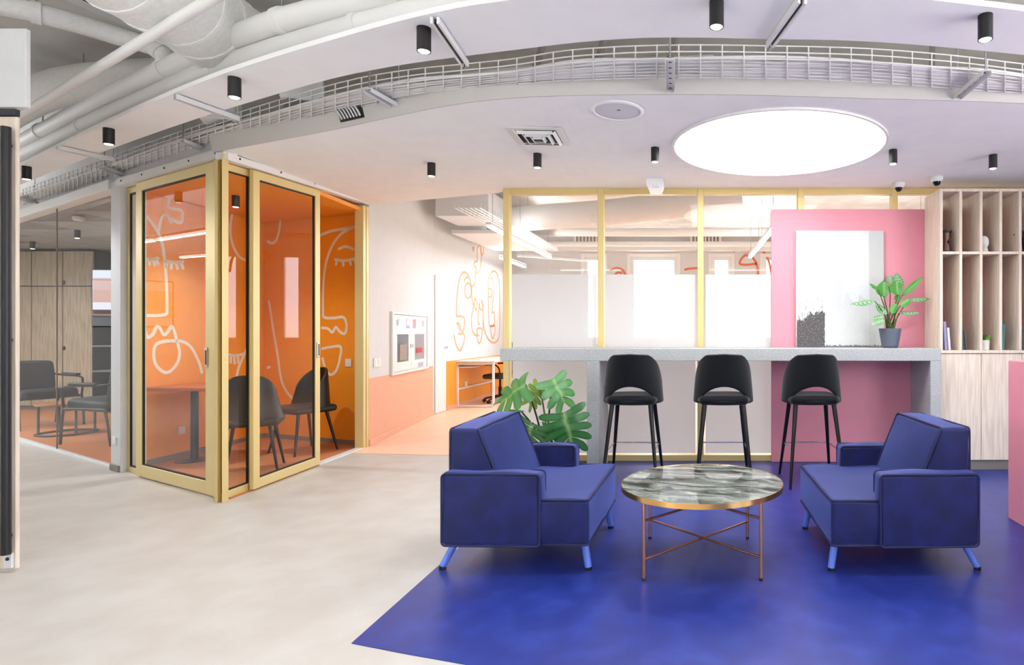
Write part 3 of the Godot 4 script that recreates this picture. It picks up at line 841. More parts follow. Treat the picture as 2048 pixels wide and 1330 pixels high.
func build_booth() -> void:
	var side := frame(-5.18, 5.36, -5.20, 7.15)
	var back := frame(-5.20, 7.15, -3.63, 6.58)
	var wl := plane_wall("wall_booth_side", side, 0.06, 1.80, 0.0, 2.6, 0.1, M.orange_wall, "orange booth wall with a white line-drawn face")
	var wb := plane_wall("wall_booth_back", back, -0.05, 1.62, 0.0, 2.62, 0.05, M.orange_wall, "orange back wall of the booth with a line-drawn profile")
	for e in [[side, [PackedVector2Array([Vector2(0.546, 2.753), Vector2(0.521, 2.641), Vector2(0.491, 2.488), Vector2(0.509, 2.466), Vector2(0.639, 2.466), Vector2(0.649, 2.400), Vector2(0.639, 2.355), Vector2(0.592, 2.341), Vector2(0.539, 2.358), Vector2(0.521, 2.328), Vector2(0.485, 2.382), Vector2(0.440, 2.391), Vector2(0.402, 2.321), Vector2(0.387, 2.233)]),
		PackedVector2Array([Vector2(0.045, 2.387), Vector2(0.144, 2.378), Vector2(0.253, 2.337), Vector2(0.352, 2.240), Vector2(0.410, 2.146), Vector2(0.440, 2.020), Vector2(0.461, 1.839), Vector2(0.473, 1.603), Vector2(0.473, 1.471), Vector2(0.464, 1.429), Vector2(0.367, 1.411), Vector2(0.253, 1.405), Vector2(0.234, 1.361), Vector2(0.240, 1.273), Vector2(0.267, 1.205), Vector2(0.324, 1.235), Vector2(0.358, 1.299), Vector2(0.396, 1.292), Vector2(0.440, 1.229), Vector2(0.485, 1.256), Vector2(0.521, 1.309), Vector2(0.552, 1.274), Vector2(0.586, 1.167)]),
		PackedVector2Array([Vector2(0.887, 0.833), Vector2(0.853, 0.939), Vector2(0.769, 1.082), Vector2(0.671, 1.152), Vector2(0.546, 1.168), Vector2(0.410, 1.157), Vector2(0.344, 1.119), Vector2(0.332, 1.017), Vector2(0.367, 0.925), Vector2(0.455, 0.862), Vector2(0.530, 0.884), Vector2(0.601, 0.965), Vector2(0.617, 1.059), Vector2(0.586, 1.167)]),
		PackedVector2Array([Vector2(0.226, 1.941), Vector2(0.295, 1.934), Vector2(0.375, 1.959)]),
		PackedVector2Array([Vector2(0.455, 1.943), Vector2(0.546, 1.938), Vector2(0.655, 1.961)]),
		PackedVector2Array([Vector2(0.144, 0.734), Vector2(0.097, 0.699), Vector2(0.081, 0.646), Vector2(0.105, 0.595), Vector2(0.144, 0.577)]),
		PackedVector2Array([Vector2(0.066, 0.746), Vector2(0.092, 0.726), Vector2(0.134, 0.720)]),
		PackedVector2Array([Vector2(0.144, 0.267), Vector2(0.118, 0.217), Vector2(0.071, 0.194)]),
		PackedVector2Array([Vector2(0.242, 1.930), Vector2(0.234, 1.891)]),
		PackedVector2Array([Vector2(0.287, 1.931), Vector2(0.287, 1.890)]),
		PackedVector2Array([Vector2(0.329, 1.936), Vector2(0.341, 1.893)]),
		PackedVector2Array([Vector2(0.361, 1.947), Vector2(0.375, 1.908)]),
		PackedVector2Array([Vector2(0.479, 1.933), Vector2(0.467, 1.884)]),
		PackedVector2Array([Vector2(0.524, 1.930), Vector2(0.521, 1.879)]),
		PackedVector2Array([Vector2(0.580, 1.936), Vector2(0.592, 1.884)]),
		PackedVector2Array([Vector2(0.633, 1.951), Vector2(0.658, 1.897)])], wl], [side, [PackedVector2Array([Vector2(1.348, 3.003), Vector2(1.448, 3.014), Vector2(1.552, 2.963), Vector2(1.603, 2.865)]),
		PackedVector2Array([Vector2(1.436, 2.879), Vector2(1.497, 2.866), Vector2(1.514, 2.820), Vector2(1.481, 2.763), Vector2(1.424, 2.738), Vector2(1.367, 2.756), Vector2(1.356, 2.802), Vector2(1.383, 2.851), Vector2(1.436, 2.879)]),
		PackedVector2Array([Vector2(1.367, 2.796), Vector2(1.312, 2.618), Vector2(1.273, 2.400), Vector2(1.308, 2.226), Vector2(1.408, 2.103), Vector2(1.539, 2.079), Vector2(1.615, 2.107)]),
		PackedVector2Array([Vector2(1.603, 2.300), Vector2(1.543, 2.167), Vector2(1.531, 2.010), Vector2(1.564, 1.895), Vector2(1.607, 1.836)]),
		PackedVector2Array([Vector2(1.615, 1.233), Vector2(1.489, 1.017), Vector2(1.391, 0.838), Vector2(1.348, 0.674)]),
		PackedVector2Array([Vector2(1.250, 1.007), Vector2(1.348, 0.991), Vector2(1.469, 1.005)]),
		PackedVector2Array([Vector2(1.281, 0.994), Vector2(1.281, 0.919)]),
		PackedVector2Array([Vector2(1.328, 0.986), Vector2(1.336, 0.907)]),
		PackedVector2Array([Vector2(1.383, 0.984), Vector2(1.391, 0.911)])], wl], [back, [PackedVector2Array([Vector2(0.071, 3.032), Vector2(0.094, 2.901), Vector2(0.163, 2.845), Vector2(0.222, 2.859), Vector2(0.268, 2.951)]),
		PackedVector2Array([Vector2(0.277, 2.919), Vector2(0.291, 2.727), Vector2(0.277, 2.505), Vector2(0.222, 2.349), Vector2(0.149, 2.305), Vector2(0.075, 2.331)]),
		PackedVector2Array([Vector2(0.094, 1.618), Vector2(0.149, 1.361), Vector2(0.195, 1.169), Vector2(0.241, 0.978), Vector2(0.304, 0.692), Vector2(0.412, 0.537), Vector2(0.546, 0.463), Vector2(0.678, 0.469)]),
		PackedVector2Array([Vector2(0.071, 0.831), Vector2(0.108, 0.841)]),
		PackedVector2Array([Vector2(0.936, 2.357), Vector2(1.105, 2.394), Vector2(1.312, 2.409), Vector2(1.514, 2.427)]),
		PackedVector2Array([Vector2(1.434, 2.420), Vector2(1.250, 2.349), Vector2(1.113, 2.216), Vector2(1.021, 2.031), Vector2(0.983, 1.786), Vector2(0.979, 1.510), Vector2(0.995, 1.424), Vector2(1.147, 1.413), Vector2(1.295, 1.418), Vector2(1.340, 1.324), Vector2(1.312, 1.239), Vector2(1.238, 1.258), Vector2(1.176, 1.309), Vector2(1.122, 1.252), Vector2(1.054, 1.294), Vector2(0.962, 1.301)]),
		PackedVector2Array([Vector2(0.962, 1.064), Vector2(1.105, 1.087), Vector2(1.250, 1.088), Vector2(1.238, 0.960), Vector2(1.188, 0.832), Vector2(1.105, 0.775), Vector2(1.021, 0.819), Vector2(0.970, 0.956)]),
		PackedVector2Array([Vector2(1.221, 2.187), Vector2(1.332, 2.209), Vector2(1.446, 2.170)]),
		PackedVector2Array([Vector2(1.167, 2.071), Vector2(1.312, 2.052), Vector2(1.482, 2.072)]),
		PackedVector2Array([Vector2(1.188, 2.064), Vector2(1.180, 2.015)]),
		PackedVector2Array([Vector2(1.283, 2.054), Vector2(1.291, 1.999)]),
		PackedVector2Array([Vector2(1.385, 2.056), Vector2(1.405, 2.007)]),
		PackedVector2Array([Vector2(1.450, 2.065), Vector2(1.474, 2.025)])], wb]]:
		for l in e[1]:
			var mb := MB.new()
			mb.ribbon(smooth2(l), e[0], 0.032, 0.0005, 0.003)
			part("painted_stroke", mb, M.white_line, e[2], "white painted stroke of a face drawing")
	baseboard("baseboard_booth_side", side, 0.08, 1.78, 0.055, M.grey_plinth)
	baseboard("baseboard_booth_back", back, 0.02, 1.62, 0.055, M.grey_plinth)
	# white pier between lounge glass and booth
	var pier := frame(-5.36, 5.46, -5.18, 5.36)
	plane_wall("wall_pier", pier, 0.0, 0.21, 0.0, 2.62, 0.14, M.white_wall, "slim white pier between lounge glass and booth")
	baseboard("baseboard_pier", pier, 0.0, 0.20, 0.06, M.grey_plinth)
	socket(pier * Transform3D(Basis(), Vector3(0.06, 0.24, 0.001)), 0.07, 0.07, "white wall socket low on the slim white pier")
	# side facing the corridor
	var lf := frame(-5.18, 5.36, -3.50, 4.44)
	var rf := frame(-3.50, 4.44, -3.63, 6.58)
	var lo := pt(-5.18, 0, 5.36)
	var lx := Transform3D(lf.basis, Vector3.ZERO)
	var ltop := func(_u: float) -> float: return 2.545
	var s1 := thing("booth_screen", "fixed narrow gold-framed glass screen at the booth's left jamb", "glass screen", lo, 0.0, "glazing of the booth")
	framed(s1, lx, 0.0, 0.36, 0.0, ltop, 0.06, 0.05, 0.05, -0.062, -0.045)
	var d1 := thing("sliding_door", "closed gold-framed glass sliding door facing the grey floor, before a line-drawn face", "sliding door", lo, 0.0, "glazing of the booth")
	framed(d1, lx, 0.33, 1.70, 0.012, ltop, 0.115, 0.075, 0.10, -0.025, 0.0)
	handle(d1, lx, 1.61, 1.06, 0.001)
	# corner posts, one behind another with dark gaps
	var co := pt(-3.5, 0, 4.44)
	var cp := thing("corner_post", "triple gold corner post of the glazed booth with dark gaps", "post", co)
	var cx := Transform3D(lf.basis, lf.origin - co)
	for q in [[1.706, 1.752], [1.764, 1.806]]:
		var mb := MB.new()
		mb.span(Vector3(q[0], 0.0, -0.03), Vector3(q[1], 2.575, 0.004), 0.003, cx)
		part("post", mb, M.gold, cp)
	var pl := PackedVector2Array()
	for q in [[-3.572, 4.480], [-3.494, 4.385], [-3.497, 4.45], [-3.575, 4.545]]: pl.append(Vector2(q[0] + 3.5, q[1] - 4.44))
	var p3 := MB.new()
	p3.extrude(pl, Transform3D(Basis(Vector3.RIGHT, Vector3.FORWARD, Vector3.UP), Vector3.ZERO), 0.0, 2.56)
	part("post", p3, M.gold, cp)
	for q in [[1.696, 1.706], [1.752, 1.764], [1.806, 1.822]]:
		var mb := MB.new()
		mb.span(Vector3(q[0], 0.0, -0.03), Vector3(q[1], 2.56, -0.012), 0.0, cx)
		part("dark_gap_seal", mb, M.black_seal, cp, "black seal strip between the gold posts")
	# side facing the bar
	var rx := Transform3D(rf.basis, Vector3.ZERO)
	var ro := pt(-3.50, 0, 4.44)
	var rtop := func(u: float) -> float: return 2.515 + 0.0585 * u
	var s2 := thing("booth_screen", "fixed narrow gold-framed glass screen beside the booth's corner post", "glass screen", ro, 0.0, "glazing of the booth")
	framed(s2, rx, -0.03, 0.34, 0.0, rtop, 0.035, 0.05, 0.06, -0.065, -0.045)
	var d2 := thing("sliding_door", "half-open gold-framed glass sliding door of the booth facing the bar", "sliding door", ro, 0.0, "glazing of the booth")
	framed(d2, rx, 0.285, 1.205, 0.012, rtop, 0.075, 0.065, 0.075, -0.028, 0.0)
	handle(d2, rx, 1.17, 1.09, 0.001)
	var j := thing("door_jamb", "gold door jamb between booth opening and white wall", "jamb", pt(-3.63, 0, 6.58))
	for q in [[2.02, 2.075, M.gold], [2.075, 2.09, M.black_seal], [2.09, 2.14, M.gold]]:
		var mb := MB.new()
		mb.span(Vector3(q[0], 0.0, -0.09), Vector3(q[1], 2.62, 0.0 if q[2] == M.gold else -0.01), 0.002, Transform3D(rf.basis, rf.origin - pt(-3.63, 0, 6.58)))
		part("jamb_strip", mb, q[2], j)
	# threshold and tracks
	var tb := MB.new()
	tb.span(Vector3(1.2, 0.0, -0.08), Vector3(2.02, 0.012, 0.0), 0.002, rf)
	setting("trim_threshold", tb, M.galvanised, "metal floor threshold of the booth opening")
	for e in [[lf, 0.0, 1.93, ltop, 0.06, "white sliding-door track above the booth side facing the corridor"], [rf, -0.03, 2.16, rtop, 0.05, "white sliding-door track above the booth side facing the bar"]]:
		var t := thing("door_track", e[5], "door track", e[0].origin)
		var mb := MB.new()
		var xf := Transform3D(e[0].basis, Vector3.ZERO)
		mb.extrude(trapezoid(e[1], e[3].call(e[1]) + 0.008, e[3].call(e[1]) + 0.008 + e[4], e[2], e[3].call(e[2]) + 0.008, e[3].call(e[2]) + 0.008 + e[4]), xf, -0.06, 0.03)
		part("channel", mb, M.white_paint, t)
		for q in 5:
			var b := MB.new()
			var u := lerpf(e[1] + 0.12, e[2] - 0.12, q / 4.0)
			b.lathe([Vector2(0, 0), Vector2(0.008, 0), Vector2(0.008, 0.004), Vector2(0, 0.004)], Transform3D(xf.basis, xf * Vector3(u, e[3].call(u) + 0.04, 0.03)) * Transform3D(Basis(Vector3.RIGHT, PI / 2), Vector3.ZERO), 10)
			part("bolt", b, M.dark_grey, t)
	# sockets and switches
	socket(side * Transform3D(Basis(), Vector3(0.07, 0.82, 0.001)), 0.085, 0.085, "white square switch on orange wall behind narrow screen")
	socket(side * Transform3D(Basis(), Vector3(0.60, 0.235, 0.001)), 0.075, 0.075, "white power socket low on orange wall under booth table")
	socket(back * Transform3D(Basis(), Vector3(1.33, 0.87, 0.001)), 0.09, 0.085, "white square switch on the orange wall inside the open doorway")
	# table on the side wall
	var t := thing("booth_table", "small orange-brown wall table on a black column inside the booth", "table", pt(-4.92, 0, 5.84))
	var top := MB.new()
	top.span(Vector3(-0.235, 0.705, -0.34), Vector3(0.50, 0.74, 0.28), 0.006)
	part("table_top", top, mat("booth_table_top", Color(0.72, 0.36, 0.14), 0.35), t)
	var c := MB.new()
	c.lathe([Vector2(0.032, 0.015), Vector2(0.032, 0.704)], Transform3D(), 20)
	part("column", c, M.black_metal, t)
	var bs := MB.new()
	bs.lathe([Vector2(0, 0.007), Vector2(0.15, 0.007), Vector2(0.15, 0.014), Vector2(0.05, 0.022), Vector2(0, 0.022)], Transform3D(), 28)
	part("base_plate", bs, M.black_metal, t)
	booth_chair(pt(-4.05, 0.006, 5.42), 0.5, "black rounded-back chair near the booth's corner screen")
	booth_chair(pt(-4.15, 0.006, 6.28), 2.7, "black rounded-back chair behind the half-open booth door")
	downlight("ceiling_spot", pt(-4.45, 2.56, 5.75), "black downlight inside the orange booth", 2.0)

func handle(parent: Node3D, xf: Transform3D, u: float, h: float, z: float) -> void:
	var mb := MB.new()
	mb.span(Vector3(u - 0.017, h - 0.075, z), Vector3(u + 0.017, h + 0.075, z + 0.008), 0.003, xf)
	var o := part("handle", mb, M.steel, parent, "recessed steel pull handle")
	var k := MB.new()
	k.span(Vector3(u - 0.008, h - 0.055, z + 0.0082), Vector3(u + 0.008, h + 0.055, z + 0.0095), 0.0, xf)
	part("recess", k, M.dark_grey, o)

func booth_chair(at: Vector3, turn: float, label: String) -> void:
	var o := thing("shell_chair", label, "chair", at, turn, "chairs in the booth")
	var s := MB.new()
	s.soft(Transform3D(Basis(), Vector3(0, 0.45, 0)), Vector3(0.46, 0.07, 0.44), 0.03, 0.012, null, 5)
	part("seat", s, M.black, o)
	var g := []
	var g2 := []
	for i in 9:
		var r := []
		var r2 := []
		for j in 17:
			var a := lerpf(-1.5, 1.5, j / 16.0)
			var h := lerpf(0.47, lerpf(0.86, 0.66, pow(absf(a) / 1.5, 2.5)), i / 8.0)
			var w := 0.25 - 0.05 * (i / 8.0)
			r.append(Vector3(sin(a) * w, h, cos(a) * w * 0.95 + 0.03 * i / 8.0))
			r2.append(Vector3(sin(a) * (w - 0.025), h, cos(a) * (w - 0.025) * 0.95 + 0.03 * i / 8.0))
		g.append(r); g2.append(r2)
	var b := MB.new()
	b.grid(g, true); b.grid(g2, false)
	var rim := []
	for j in 17: rim.append((g[8][j] + g2[8][j]) / 2.0)
	b.tube(rim, 0.013, 8)
	part("backrest", b, M.black, o)
	for sx in [-1, 1]:
		for sz in [-1, 1]:
			var l := MB.new()
			l.tube([Vector3(sx * 0.15, 0.43, sz * 0.14), Vector3(sx * 0.22, 0.0, sz * 0.22)], [0.017, 0.010], 10)
			part("leg", l, M.black_metal, o)

# ---------- the office behind the glass

func build_far_room() -> void:
	# back wall with windows, built round the openings
	var bw := frame(-4.2, 13.0, 4.4, 13.0)
	var holes := [[1.62, 2.19, 1.0, 2.96], [2.62, 3.78, 1.0, 2.96], [4.38, 4.95, 1.0, 2.96], [5.5, 6.6, 1.0, 2.96], [7.1, 8.2, 1.0, 2.96]]
	var mb := MB.new()
	mb.span(Vector3(-0.2, 0, -0.25), Vector3(8.8, 1.0, 0), 0.0, bw)
	mb.span(Vector3(-0.2, 2.96, -0.25), Vector3(8.8, 3.4, 0), 0.0, bw)
	var u := -0.2
	for h in holes:
		mb.span(Vector3(u, 1.0, -0.25), Vector3(h[0], 2.96, 0), 0.0, bw)
		u = h[1]
	mb.span(Vector3(u, 1.0, -0.25), Vector3(8.8, 2.96, 0), 0.0, bw)
	setting("wall_back", mb, M.white_wall, "white window wall of the far office")
	var n := 1
	for h in holes:
		var f := MB.new()
		var s := 0.075
		f.span(Vector3(h[0], h[2], -0.12), Vector3(h[0] + s, h[3], 0.02), 0.004, bw)
		f.span(Vector3(h[1] - s, h[2], -0.12), Vector3(h[1], h[3], 0.02), 0.004, bw)
		f.span(Vector3(h[0] + s, h[3] - s, -0.12), Vector3(h[1] - s, h[3], 0.02), 0.004, bw)
		f.span(Vector3(h[0] + s, h[2], -0.12), Vector3(h[1] - s, h[2] + s, 0.02), 0.004, bw)
		var w := setting("window_%d" % n, f, M.white_plastic, "white framed window of the far office")
		var sash := MB.new()
		var a: float = h[0] + s
		var b: float = h[1] - s
		sash.span(Vector3(a, h[2] + s, -0.09), Vector3(a + 0.07, h[3] - s, -0.02), 0.004, bw)
		sash.span(Vector3(b - 0.07, h[2] + s, -0.09), Vector3(b, h[3] - s, -0.02), 0.004, bw)
		sash.span(Vector3(a + 0.07, h[3] - s - 0.07, -0.09), Vector3(b - 0.07, h[3] - s, -0.02), 0.004, bw)
		sash.span(Vector3(a + 0.07, h[2] + s, -0.09), Vector3(b - 0.07, h[2] + s + 0.07, -0.02), 0.004, bw)
		part("sash", sash, M.white_plastic, w)
		var g := MB.new()
		g.quad(bw * Vector3(a, h[2] + s, -0.06), bw * Vector3(b, h[2] + s, -0.06), bw * Vector3(b, h[3] - s, -0.06), bw * Vector3(a, h[3] - s, -0.06))
		part("window_pane", g, M.pane, w)
		n += 1
	var art := thing("line_drawing", "orange line drawing of faces between the far office windows", "wall art", pt(-4.2, 0, 13.0))
	for l in [PackedVector2Array([Vector2(2.266, 2.599), Vector2(2.355, 2.643), Vector2(2.444, 2.643), Vector2(2.533, 2.593), Vector2(2.577, 2.510)]),
		PackedVector2Array([Vector2(2.370, 2.510), Vector2(2.420, 2.552), Vector2(2.488, 2.540)]),
		PackedVector2Array([Vector2(3.881, 2.614), Vector2(4.014, 2.638), Vector2(4.147, 2.643)]),
		PackedVector2Array([Vector2(4.938, 3.008), Vector2(4.968, 3.043), Vector2(5.021, 3.052)]),
		PackedVector2Array([Vector2(5.460, 2.510), Vector2(5.436, 2.703), Vector2(5.347, 2.860), Vector2(5.199, 2.925), Vector2(5.104, 2.851), Vector2(5.063, 2.741), Vector2(5.199, 2.715), Vector2(5.406, 2.741)]),
		PackedVector2Array([Vector2(5.519, 3.055), Vector2(5.628, 2.925), Vector2(5.708, 2.732), Vector2(5.747, 2.510)])]:
		var q := MB.new()
		q.ribbon(smooth2(l), Transform3D(bw.basis, Vector3.ZERO), 0.05, 0.0005, 0.004)
		part("stroke", q, mat("orange_line_bold", Color(0.87, 0.42, 0.22), 0.6) if not M.has("orange_line_bold") else M.orange_line_bold, art)
	# desk along the art wall
	var t := thing("office_desk", "light wood desk with white steel frame along the art wall", "desk", pt(-3.76, 0.003, 10.9))
	var top := MB.new()
	top.span(Vector3(-0.31, 0.745, -0.90), Vector3(0.33, 0.775, 0.92), 0.004)
	part("desk_top", top, M.wood, t)
	var sh := MB.new()
	sh.span(Vector3(-0.29, 0.66, 0.60), Vector3(-0.02, 0.675, 0.90), 0.002)
	sh.span(Vector3(-0.29, 0.66, 0.60), Vector3(-0.275, 0.744, 0.90), 0.002)
	part("under_shelf", sh, M.wood, t)
	for z in [0.88, -0.86]:
		for x in [-0.29, 0.31]:
			var l := MB.new()
			l.bx(x, 0.372, z, 0.035, 0.744, 0.035, 0.003)
			part("leg", l, M.white_paint, t)
		for h in [0.02, 0.725]:
			var r := MB.new()
			r.bx(0.01, h, z, 0.565, 0.03, 0.03, 0.003)
			part("cross_bar", r, M.white_paint, t)
	var r2 := MB.new()
	r2.bx(-0.29, 0.30, 0.01, 0.03, 0.03, 1.70, 0.003)
	part("side_bar", r2, M.white_paint, t)
	office_chair(pt(-3.58, 0.003, 10.75), 1.5, "black mesh office chair on castors beside the wood desk")
	# ceiling services seen over the frosted glass
	var beam := MB.new()
	beam.span(pt(-4.0, 3.0, 12.998), pt(4.38, 3.09, 12.80), 0.004)
	single("window_beam", beam, M.white_paint, "white boxed beam above the far office windows", "beam", Vector3.ZERO)
	var big := MB.new()
	big.tube(smooth([pt(-3.3, 3.02, 9.6), pt(-2.4, 3.0, 9.1), pt(-1.4, 2.98, 8.7), pt(-0.4, 3.0, 8.3), pt(0.6, 3.05, 8.0)], 6), 0.19, 20)
	var du := single("round_duct", big, M.pipe_white, "wide white round duct crossing behind the glass partition", "duct")
	for k in 5:
		var a := pt(lerpf(-2.9, 0.2, k / 4.0), 2.99, lerpf(9.38, 8.12, k / 4.0))
		var rg := MB.new()
		rg.tube([a - Vector3(0.018, 0, 0.007), a + Vector3(0.018, 0, 0.007)], 0.197, 20)
		part("seam_ring", rg, M.pipe_white, du)
	for e in [[12.0, 3.02, 0.05, "slim white water pipe running under the far office slab"], [11.2, 3.12, 0.075, "thicker white water pipe running under the far office slab"]]:
		var p := MB.new()
		p.tube([pt(-3.9, e[1], e[0]), pt(0, e[1], e[0]), pt(4.3, e[1], e[0])], e[2], 14)
		single("service_pipe", p, M.pipe_white, e[3], "pipe")
	for e in [[-2.35, "white slotted grille above the far office window nearest the art wall"], [0.12, "white slotted grille above the middle far office window"], [2.0, "white slotted grille near the pink panel in the far office"]]:
		var g := thing("air_grille", e[1], "air grille", pt(e[0], 3.125, 12.87), 0.0, "grilles in the far office")
		var bx_ := MB.new()
		bx_.bx(0, 0.10, 0, 0.66, 0.20, 0.24, 0.004)
		part("casing", bx_, M.white_paint, g)
		for k in 8:
			var s := MB.new()
			s.bx(-0.26 + k * 0.074, 0.10, 0.122, 0.045, 0.13, 0.006, 0.001)
			part("slot", s, M.grey_plinth, g)
	var fc := MB.new()
	fc.span(pt(-3.75, 2.90, 9.3), pt(-3.0, 3.28, 8.5), 0.006)
	single("fan_coil_unit", fc, M.galvanised, "grey white fan coil box at the hall ceiling edge", "air unit")
	var fl := MB.new()
	fl.span(pt(-3.9, 2.80, 11.4), pt(-2.7, 2.86, 9.4), 0.006)
	single("ceiling_panel", fl, M.white_paint, "white service panel hung under the far office slab", "panel")
	# wire basket with cables in the far office
	var ty := thing("wire_basket", "white wire basket tray hung in the far office", "cable tray", pt(-2.95, 2.83, 9.2))
	for k in 6:
		var w := MB.new()
		w.tube([Vector3(-0.16 + k * 0.064, 0, 1.6), Vector3(-0.16 + k * 0.064, 0, -2.4)], 0.006, 6)
		part("long_wire", w, M.white_paint, ty)
	for k in 30:
		var w := MB.new()
		var z := 1.58 - k * 0.135
		w.tube([Vector3(-0.17, 0.07, z), Vector3(-0.17, 0.0, z), Vector3(0.17, 0.0, z), Vector3(0.17, 0.07, z)], 0.005, 5)
		part("cross_wire", w, M.white_paint, ty)
	# linear lamps
	linear_lamp(pt(-2.68, 2.60, 7.6), pt(-2.70, 2.60, 9.15), "suspended white tube lamp nearest the glass partition's gold end post", FAR_E * 0.28)
	linear_lamp(pt(-2.70, 2.60, 9.25), pt(-2.70, 2.60, 10.8), "suspended white tube lamp continuing away behind the gold end post", FAR_E)
	linear_lamp(pt(-3.62, 2.60, 10.9), pt(-3.62, 2.60, 12.4), "suspended white tube lamp farthest along the art wall", FAR_E * 0.35)
	linear_lamp(pt(0.96, 2.60, 7.7), pt(0.93, 2.60, 9.2), "suspended white tube lamp just behind the pink panel's edge", FAR_E)
	linear_lamp(pt(0.93, 2.60, 9.3), pt(0.90, 2.60, 10.8), "suspended white tube lamp farther back behind the pink panel", FAR_E)
	linear_lamp(pt(3.0, 2.60, 8.0), pt(3.0, 2.60, 9.5), "suspended white tube lamp hidden behind the bookshelf", FAR_E)

func linear_lamp(a: Vector3, b: Vector3, label: String, energy: float, up := 0.25) -> void:
	var mid := (a + b) / 2.0
	var dir := (b - a).normalized()
	var length := a.distance_to(b)
	var o := thing("tube_lamp", label, "lamp", mid, 0.0, "suspended tube lamps")
	var body := MB.new()
	body.bar(a - mid + Vector3(0, 0.035, 0), b - mid + Vector3(0, 0.035, 0), 0.07, 0.04, 0.004)
	part("housing", body, M.white_paint, o)
	var t := MB.new()
	t.bar(a - mid, b - mid, 0.06, 0.028, 0.006)
	part("light_diffuser", t, M.lamp_white, o, "glowing white diffuser")
	for s in [-0.4, 0.4]:
		var w := MB.new()
		w.tube([dir * length * s + Vector3(0, 0.055, 0), dir * length * s + Vector3(0, 3.4 - mid.y, 0)], 0.004, 5)
		part("hanging_wire", w, M.steel, o)
	var l := AreaLight3D.new()
	l.name = "light"
	l.area_size = Vector2(0.06, length)
	l.light_energy = energy
	l.light_color = Color(0.95, 0.975, 1.0)
	l.shadow_enabled = true
	o.add_child(l)
	l.position = Vector3(0, -0.02, 0)
	var side := dir.cross(Vector3.UP).normalized()
	l.basis = Basis(side, dir, side.cross(dir))
	# upward strip and light, added to brighten the slab and pipes
	var tp := MB.new()
	tp.bar(a - mid + Vector3(0, 0.0575, 0), b - mid + Vector3(0, 0.0575, 0), 0.05, 0.004, 0.0)
	part("added_up_diffuser", tp, M.lamp_white, o, "added upward glowing strip")
	var k := AreaLight3D.new()
	k.name = "added_up_light"
	k.area_size = Vector2(0.05, length)
	k.light_energy = energy * up
	k.light_color = Color(0.95, 0.975, 1.0)
	k.shadow_enabled = true
	o.add_child(k)
	k.position = Vector3(0, 0.062, 0)
	k.basis = Basis(side, -dir, side.cross(-dir))

func office_chair(at: Vector3, turn: float, label: String) -> void:
	var o := thing("office_chair", label, "office chair", at, turn, "office chairs")
	var s := MB.new()
	s.soft(Transform3D(Basis(), Vector3(0, 0.47, 0)), Vector3(0.48, 0.08, 0.46), 0.035, 0.01, null, 4)
	part("seat", s, M.dark_grey, o)
	var b := MB.new()
	b.soft(Transform3D(Basis(Vector3.RIGHT, 0.12), Vector3(0, 0.82, 0.24)), Vector3(0.44, 0.50, 0.04), 0.018, 0.008, null, 4)
	part("backrest", b, M.black, o)
	for sx in [-1, 1]:
		var a := MB.new()
		a.tube(smooth([Vector3(sx * 0.24, 0.46, 0.08), Vector3(sx * 0.28, 0.60, 0.10), Vector3(sx * 0.28, 0.68, 0.02), Vector3(sx * 0.28, 0.68, -0.16)], 4), 0.014, 8)
		part("armrest", a, M.black, o)
	var c := MB.new()
	c.lathe([Vector2(0.03, 0.09), Vector2(0.03, 0.28), Vector2(0.02, 0.28), Vector2(0.02, 0.43)], Transform3D(), 14)
	c.tube([Vector3(0, 0.44, 0.15), Vector3(0, 0.60, 0.27)], 0.018, 8)
	part("column", c, M.black_metal, o)
	for k in 5:
		var d := Vector3.FORWARD.rotated(Vector3.UP, TAU * k / 5.0)
		var l := MB.new()
		l.tube([Vector3(0, 0.12, 0), d * 0.29 + Vector3(0, 0.065, 0)], [0.022, 0.013], 8)
		var leg := part("base_arm", l, M.black_metal, o)
		var w := MB.new()
		var ax := d.cross(Vector3.UP)
		w.tube([d * 0.29 + Vector3(0, 0.03, 0) - ax * 0.022, d * 0.29 + Vector3(0, 0.03, 0) + ax * 0.022], 0.03, 12)
		part("castor", w, M.black, leg)

# ---------- the glazed lounge on the left

